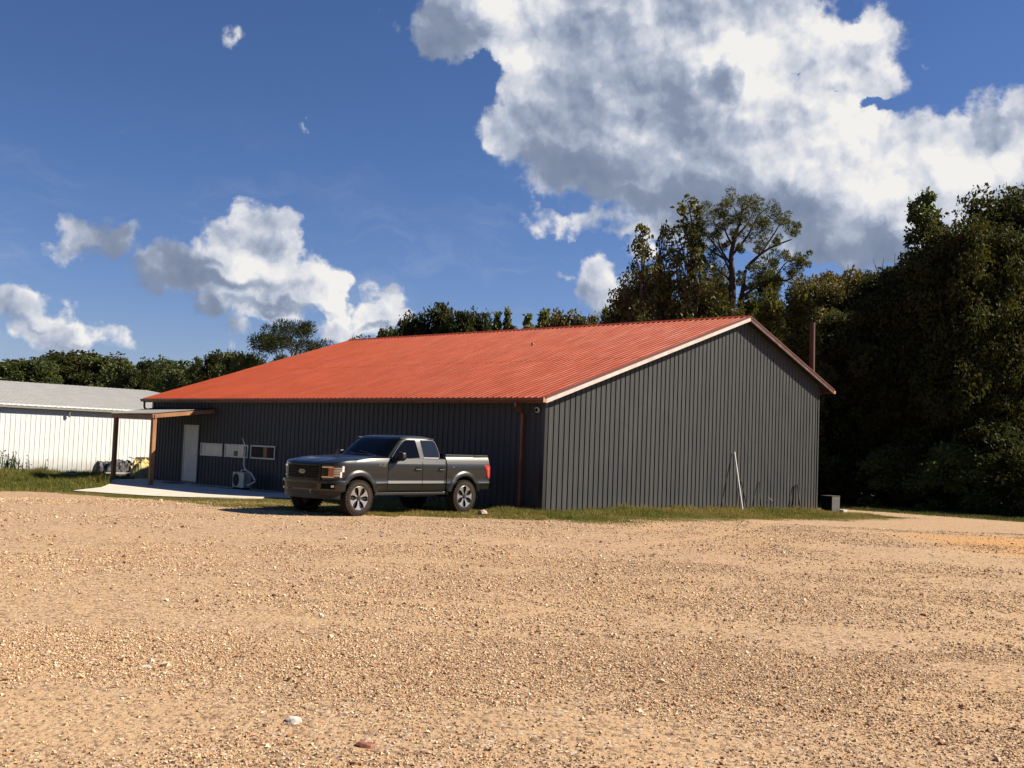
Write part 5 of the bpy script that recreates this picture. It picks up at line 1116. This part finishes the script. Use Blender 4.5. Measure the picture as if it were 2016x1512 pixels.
GO = bpy.data.objects.new('ground', np_mesh('ground', np.stack([XX, YY, ZZ], 1), GF, (GMAT,), True, {'mask': np.stack([gm_, clay, sand], 1)})); link(GO); tag(GO, kind='structure')
def ground_z(x, y): return gz(x, y)+(fnoise(x, y, 3.5, 5)-.5)*.03*smooth(26, 22, y)
# ---------------------------------------------------------------- loose gravel
rs = np.random.RandomState(77)
def scatter(n, y0, y1, s0, s1, seed):
    rs = np.random.RandomState(seed); y = np.sqrt(rs.uniform(y0*y0, y1*y1, n)); x = rs.uniform(-1, 1, n)*(.62*y+3.5); keep = rs.uniform(0, 1, n) < stone_density(x, y)*(1-smooth(.50*y+1, .62*y+3.5, np.abs(x)))*(1-grass_mask(x, y)*.9)
    x, y = x[keep], y[keep]; k = len(x); s = s0*np.exp(rs.normal(size=k)*.42); s = np.minimum(s, s1); return x, y, s
parts = [scatter(300000, 5.2, 10.5, .0060, .030, 1), scatter(215000, 10.5, 18, .0082, .036, 2), scatter(135000, 18, 30, .0112, .045, 3), scatter(1700, 5.2, 24, .020, .042, 4)]
x = np.concatenate([p[0] for p in parts]); y = np.concatenate([p[1] for p in parts]); s = np.concatenate([p[2] for p in parts]); k = len(x)
tmpl = np.array([(1, 0, 0), (0, 1, 0), (-1, 0, 0), (0, -1, 0), (0, 0, 1), (0, 0, -1)], float); tf = np.array([(0, 1, 4), (1, 2, 4), (2, 3, 4), (3, 0, 4), (1, 0, 5), (2, 1, 5), (3, 2, 5), (0, 3, 5)])
q = rs.normal(size=(k, 4)); q /= np.linalg.norm(q, axis=1)[:, None]; w_, a_, b_, c_ = q.T
RM = np.stack([1-2*(b_*b_+c_*c_), 2*(a_*b_-c_*w_), 2*(a_*c_+b_*w_), 2*(a_*b_+c_*w_), 1-2*(a_*a_+c_*c_), 2*(b_*c_-a_*w_), 2*(a_*c_-b_*w_), 2*(b_*c_+a_*w_), 1-2*(a_*a_+b_*b_)], 1).reshape(k, 3, 3)
sv = s[:, None, None]*rs.uniform(.65, 1.25, (k, 6, 1)); V = np.einsum('kij,pj->kpi', RM, tmpl)*sv; V[:, :, 2] *= .72
zz = ground_z(x, y)+s*.34; V += np.stack([x, y, zz], 1)[:, None, :]
pal = np.array([(.40, .275, .18), (.50, .375, .255), (.60, .50, .38), (.28, .18, .115), (.17, .10, .065), (.26, .10, .045), (.075, .045, .035), (.62, .56, .47), (.40, .28, .15), (.33, .26, .21)]); ci = rs.choice(10, k, p=[.22, .21, .16, .11, .07, .045, .05, .02, .065, .05])
ci = np.where((y < 9.5) & (rs.uniform(0, 1, k) < .09), rs.choice([4, 5, 6], k), ci); mp = np.array([.40, .285, .185]); cc = (pal[ci]*.82+mp*.18)*np.array([1.24, 1.19, 1.08])*rs.uniform(.8, 1.15, (k, 1)); A = np.repeat(cc, 6, 0); F = (tf[None]+np.arange(k)[:, None, None]*6).reshape(-1, 3)
def gsf(t, b, co): t.put(b.inputs['Base Color'], t.n('ShaderNodeAttribute', attribute_name='tone').outputs['Color'])
o = bpy.data.objects.new('gravel', np_mesh('gravel', V.reshape(-1, 3), F, (mat('gravel_stones', rough=.85, spec=.25, fn=gsf),), False, {'tone': A})); link(o); tag(o, 'loose tan gravel scattered over the lot', 'gravel', kind='stuff')
# ---------------------------------------------------------------- grass blades
def blades(name, n, box, hfun, wid, seed, label, tone, region=None, lean_=.35):
    rs = np.random.RandomState(seed); x = rs.uniform(box[0], box[1], n); y = rs.uniform(box[2], box[3], n)
    g = grass_mask(x, y); cl = fnoise(x, y, .5, seed)*.7+fnoise(x, y, 1.8, seed+9)*.6
    keep = (rs.uniform(0, 1, n) < g*np.clip(cl*2.2-.55, 0, 1)); u, v = w2uv(x, y); keep &= ~((u > -.03) & (u < W) & (v > -.04) & (v < L))
    sl2 = [(.02, 21.0), (.02, 6.2), (-1.2, 6.2)]+front+[(-4.9, 15.1), (-3.3, 17.6), (-1.9, 20.8)]; keep &= ~inside(u, v, sl2)
    if region is not None: keep &= region(x, y, u, v)
    x, y, u, v = x[keep], y[keep], u[keep], v[keep]; k = len(x); h = hfun(x, y, u, v)*rs.uniform(.45, 1.25, k)*(.45+1.9*fnoise(x, y, .8, seed+4)**2); a = rs.uniform(0, 2*math.pi, k); d = np.stack([np.cos(a), np.sin(a)], 1); l = h*lean_*rs.uniform(.2, 1.8, k)
    la = rs.uniform(0, 2*math.pi, k); ld = np.stack([np.cos(la), np.sin(la)], 1)*l[:, None]; ww = wid*rs.uniform(.6, 1.4, k); z = gz(x, y)-.01; B = np.stack([x, y], 1)
    V = np.zeros((k, 5, 3)); V[:, 0, :2] = B-d*ww[:, None]/2; V[:, 1, :2] = B+d*ww[:, None]/2; V[:, 2, :2] = B+d*ww[:, None]*.35+ld*.4; V[:, 3, :2] = B+ld; V[:, 4, :2] = B-d*ww[:, None]*.35+ld*.4
    V[:, 0, 2] = z; V[:, 1, 2] = z; V[:, 2, 2] = z+h*.58; V[:, 4, 2] = z+h*.58; V[:, 3, 2] = z+h*.95
    F = np.arange(5*k).reshape(k, 5); dry = np.clip(fnoise(x, y, 1.2, seed+6)*1.4-.25+rs.normal(size=k)*.22, 0, 1)[:, None]
    c = np.array(tone[0])*(1-dry)+np.array(tone[1])*dry; c = c*rs.uniform(.7, 1.25, (k, 1)); A = np.repeat(c, 5, 0)
    o = bpy.data.objects.new(name, np_mesh(name, V.reshape(-1, 3), F, (GRM,), False, {'tone': A})); link(o); return tag(o, label, 'grass', kind='stuff')
def grf(t, b, co):
    c = t.n('ShaderNodeAttribute', attribute_name='tone').outputs['Color']; t.put(b.inputs['Base Color'], c)
    tr = t.n('ShaderNodeBsdfTranslucent'); t.put(tr.inputs[0], c); mx = t.n('ShaderNodeMixShader'); mx.inputs[0].default_value = .35; nt = t.t
    out = [n for n in nt.nodes if n.type == 'OUTPUT_MATERIAL'][0]; nt.links.new(b.outputs[0], mx.inputs[1]); nt.links.new(tr.outputs[0], mx.inputs[2]); nt.links.new(mx.outputs[0], out.inputs[0])
GRM = mat('grass_blades', rough=.6, spec=.25, fn=grf)
tn = ((.13, .155, .026), (.35, .26, .085))
blades('grass', 420000, (-2, 16, 26, 42), lambda x, y, u, v: .045+.11*smooth(-3.4, -.4, v), .013, 11, 'short weedy grass along the foot of the gable wall', tn, lambda x, y, u, v: (v < .2) & (u > -1.5) & (u < 16))
blades('grass', 300000, (-14, 1, 26, 34), lambda x, y, u, v: .045+.07*smooth(-3, 0, u)+.03*smooth(-2, -1, -v), .012, 12, 'thin patchy grass round the pickup and along the apron edge', tn, lambda x, y, u, v: (u <= -.02))
blades('grass', 520000, (-30, -6, 31, 52), lambda x, y, u, v: .09+.13*smooth(12.5, 18, v), .018, 13, 'long unmown grass in front of the white building', ((.12, .145, .024), (.26, .21, .06)), lambda x, y, u, v: (v > 13.2) & (v < WV-.1) & (u < -.5))
blades('grass', 160000, (12, 27, 26, 50), lambda x, y, u, v: .10+0*x, .02, 14, 'short grass verge between the gravel lane and the bushes', ((.06, .085, .018), (.13, .11, .032)), lambda x, y, u, v: (u > 17))
# tall weeds by the white wall at the left edge
rs = np.random.RandomState(31); m = MB()
for _ in range(150):
    u, v = -3.6+rs.normal()*.9, 28.6+rs.normal()*.6; w = uv2w(u, v); z = gzf(*w); h = rs.uniform(.5, 1.05); a = rs.uniform(0, 6.28); dx, dy = math.cos(a)*.16*h, math.sin(a)*.16*h; wd = .022
    m.add([(w[0]-wd, w[1], z), (w[0]+wd, w[1], z), (w[0]+wd*.8+dx*.4, w[1]+dy*.4, z+h*.6), (w[0]+dx, w[1]+dy, z+h), (w[0]-wd*.8+dx*.4, w[1]+dy*.4, z+h*.6)], [(0, 1, 2, 3, 4)])
    for q in range(4):
        t_ = rs.uniform(.25, .95); b_ = rs.uniform(0, 6.28); px, py, pz = w[0]+dx*t_, w[1]+dy*t_, z+h*t_; e = .22*rs.uniform(.5, 1)
        m.add([(px, py, pz), (px+math.cos(b_)*e*.5+.02, py+math.sin(b_)*e*.5, pz+.08), (px+math.cos(b_)*e, py+math.sin(b_)*e, pz+.02), (px+math.cos(b_)*e*.5-.02, py+math.sin(b_)*e*.5, pz+.05)], [(0, 1, 2, 3)])
tag(m.build('weeds', mat('tall_weeds', (.055, .08, .018), .6), None, normals=False), 'tall weeds against the white wall at the left edge', 'weeds', kind='stuff')
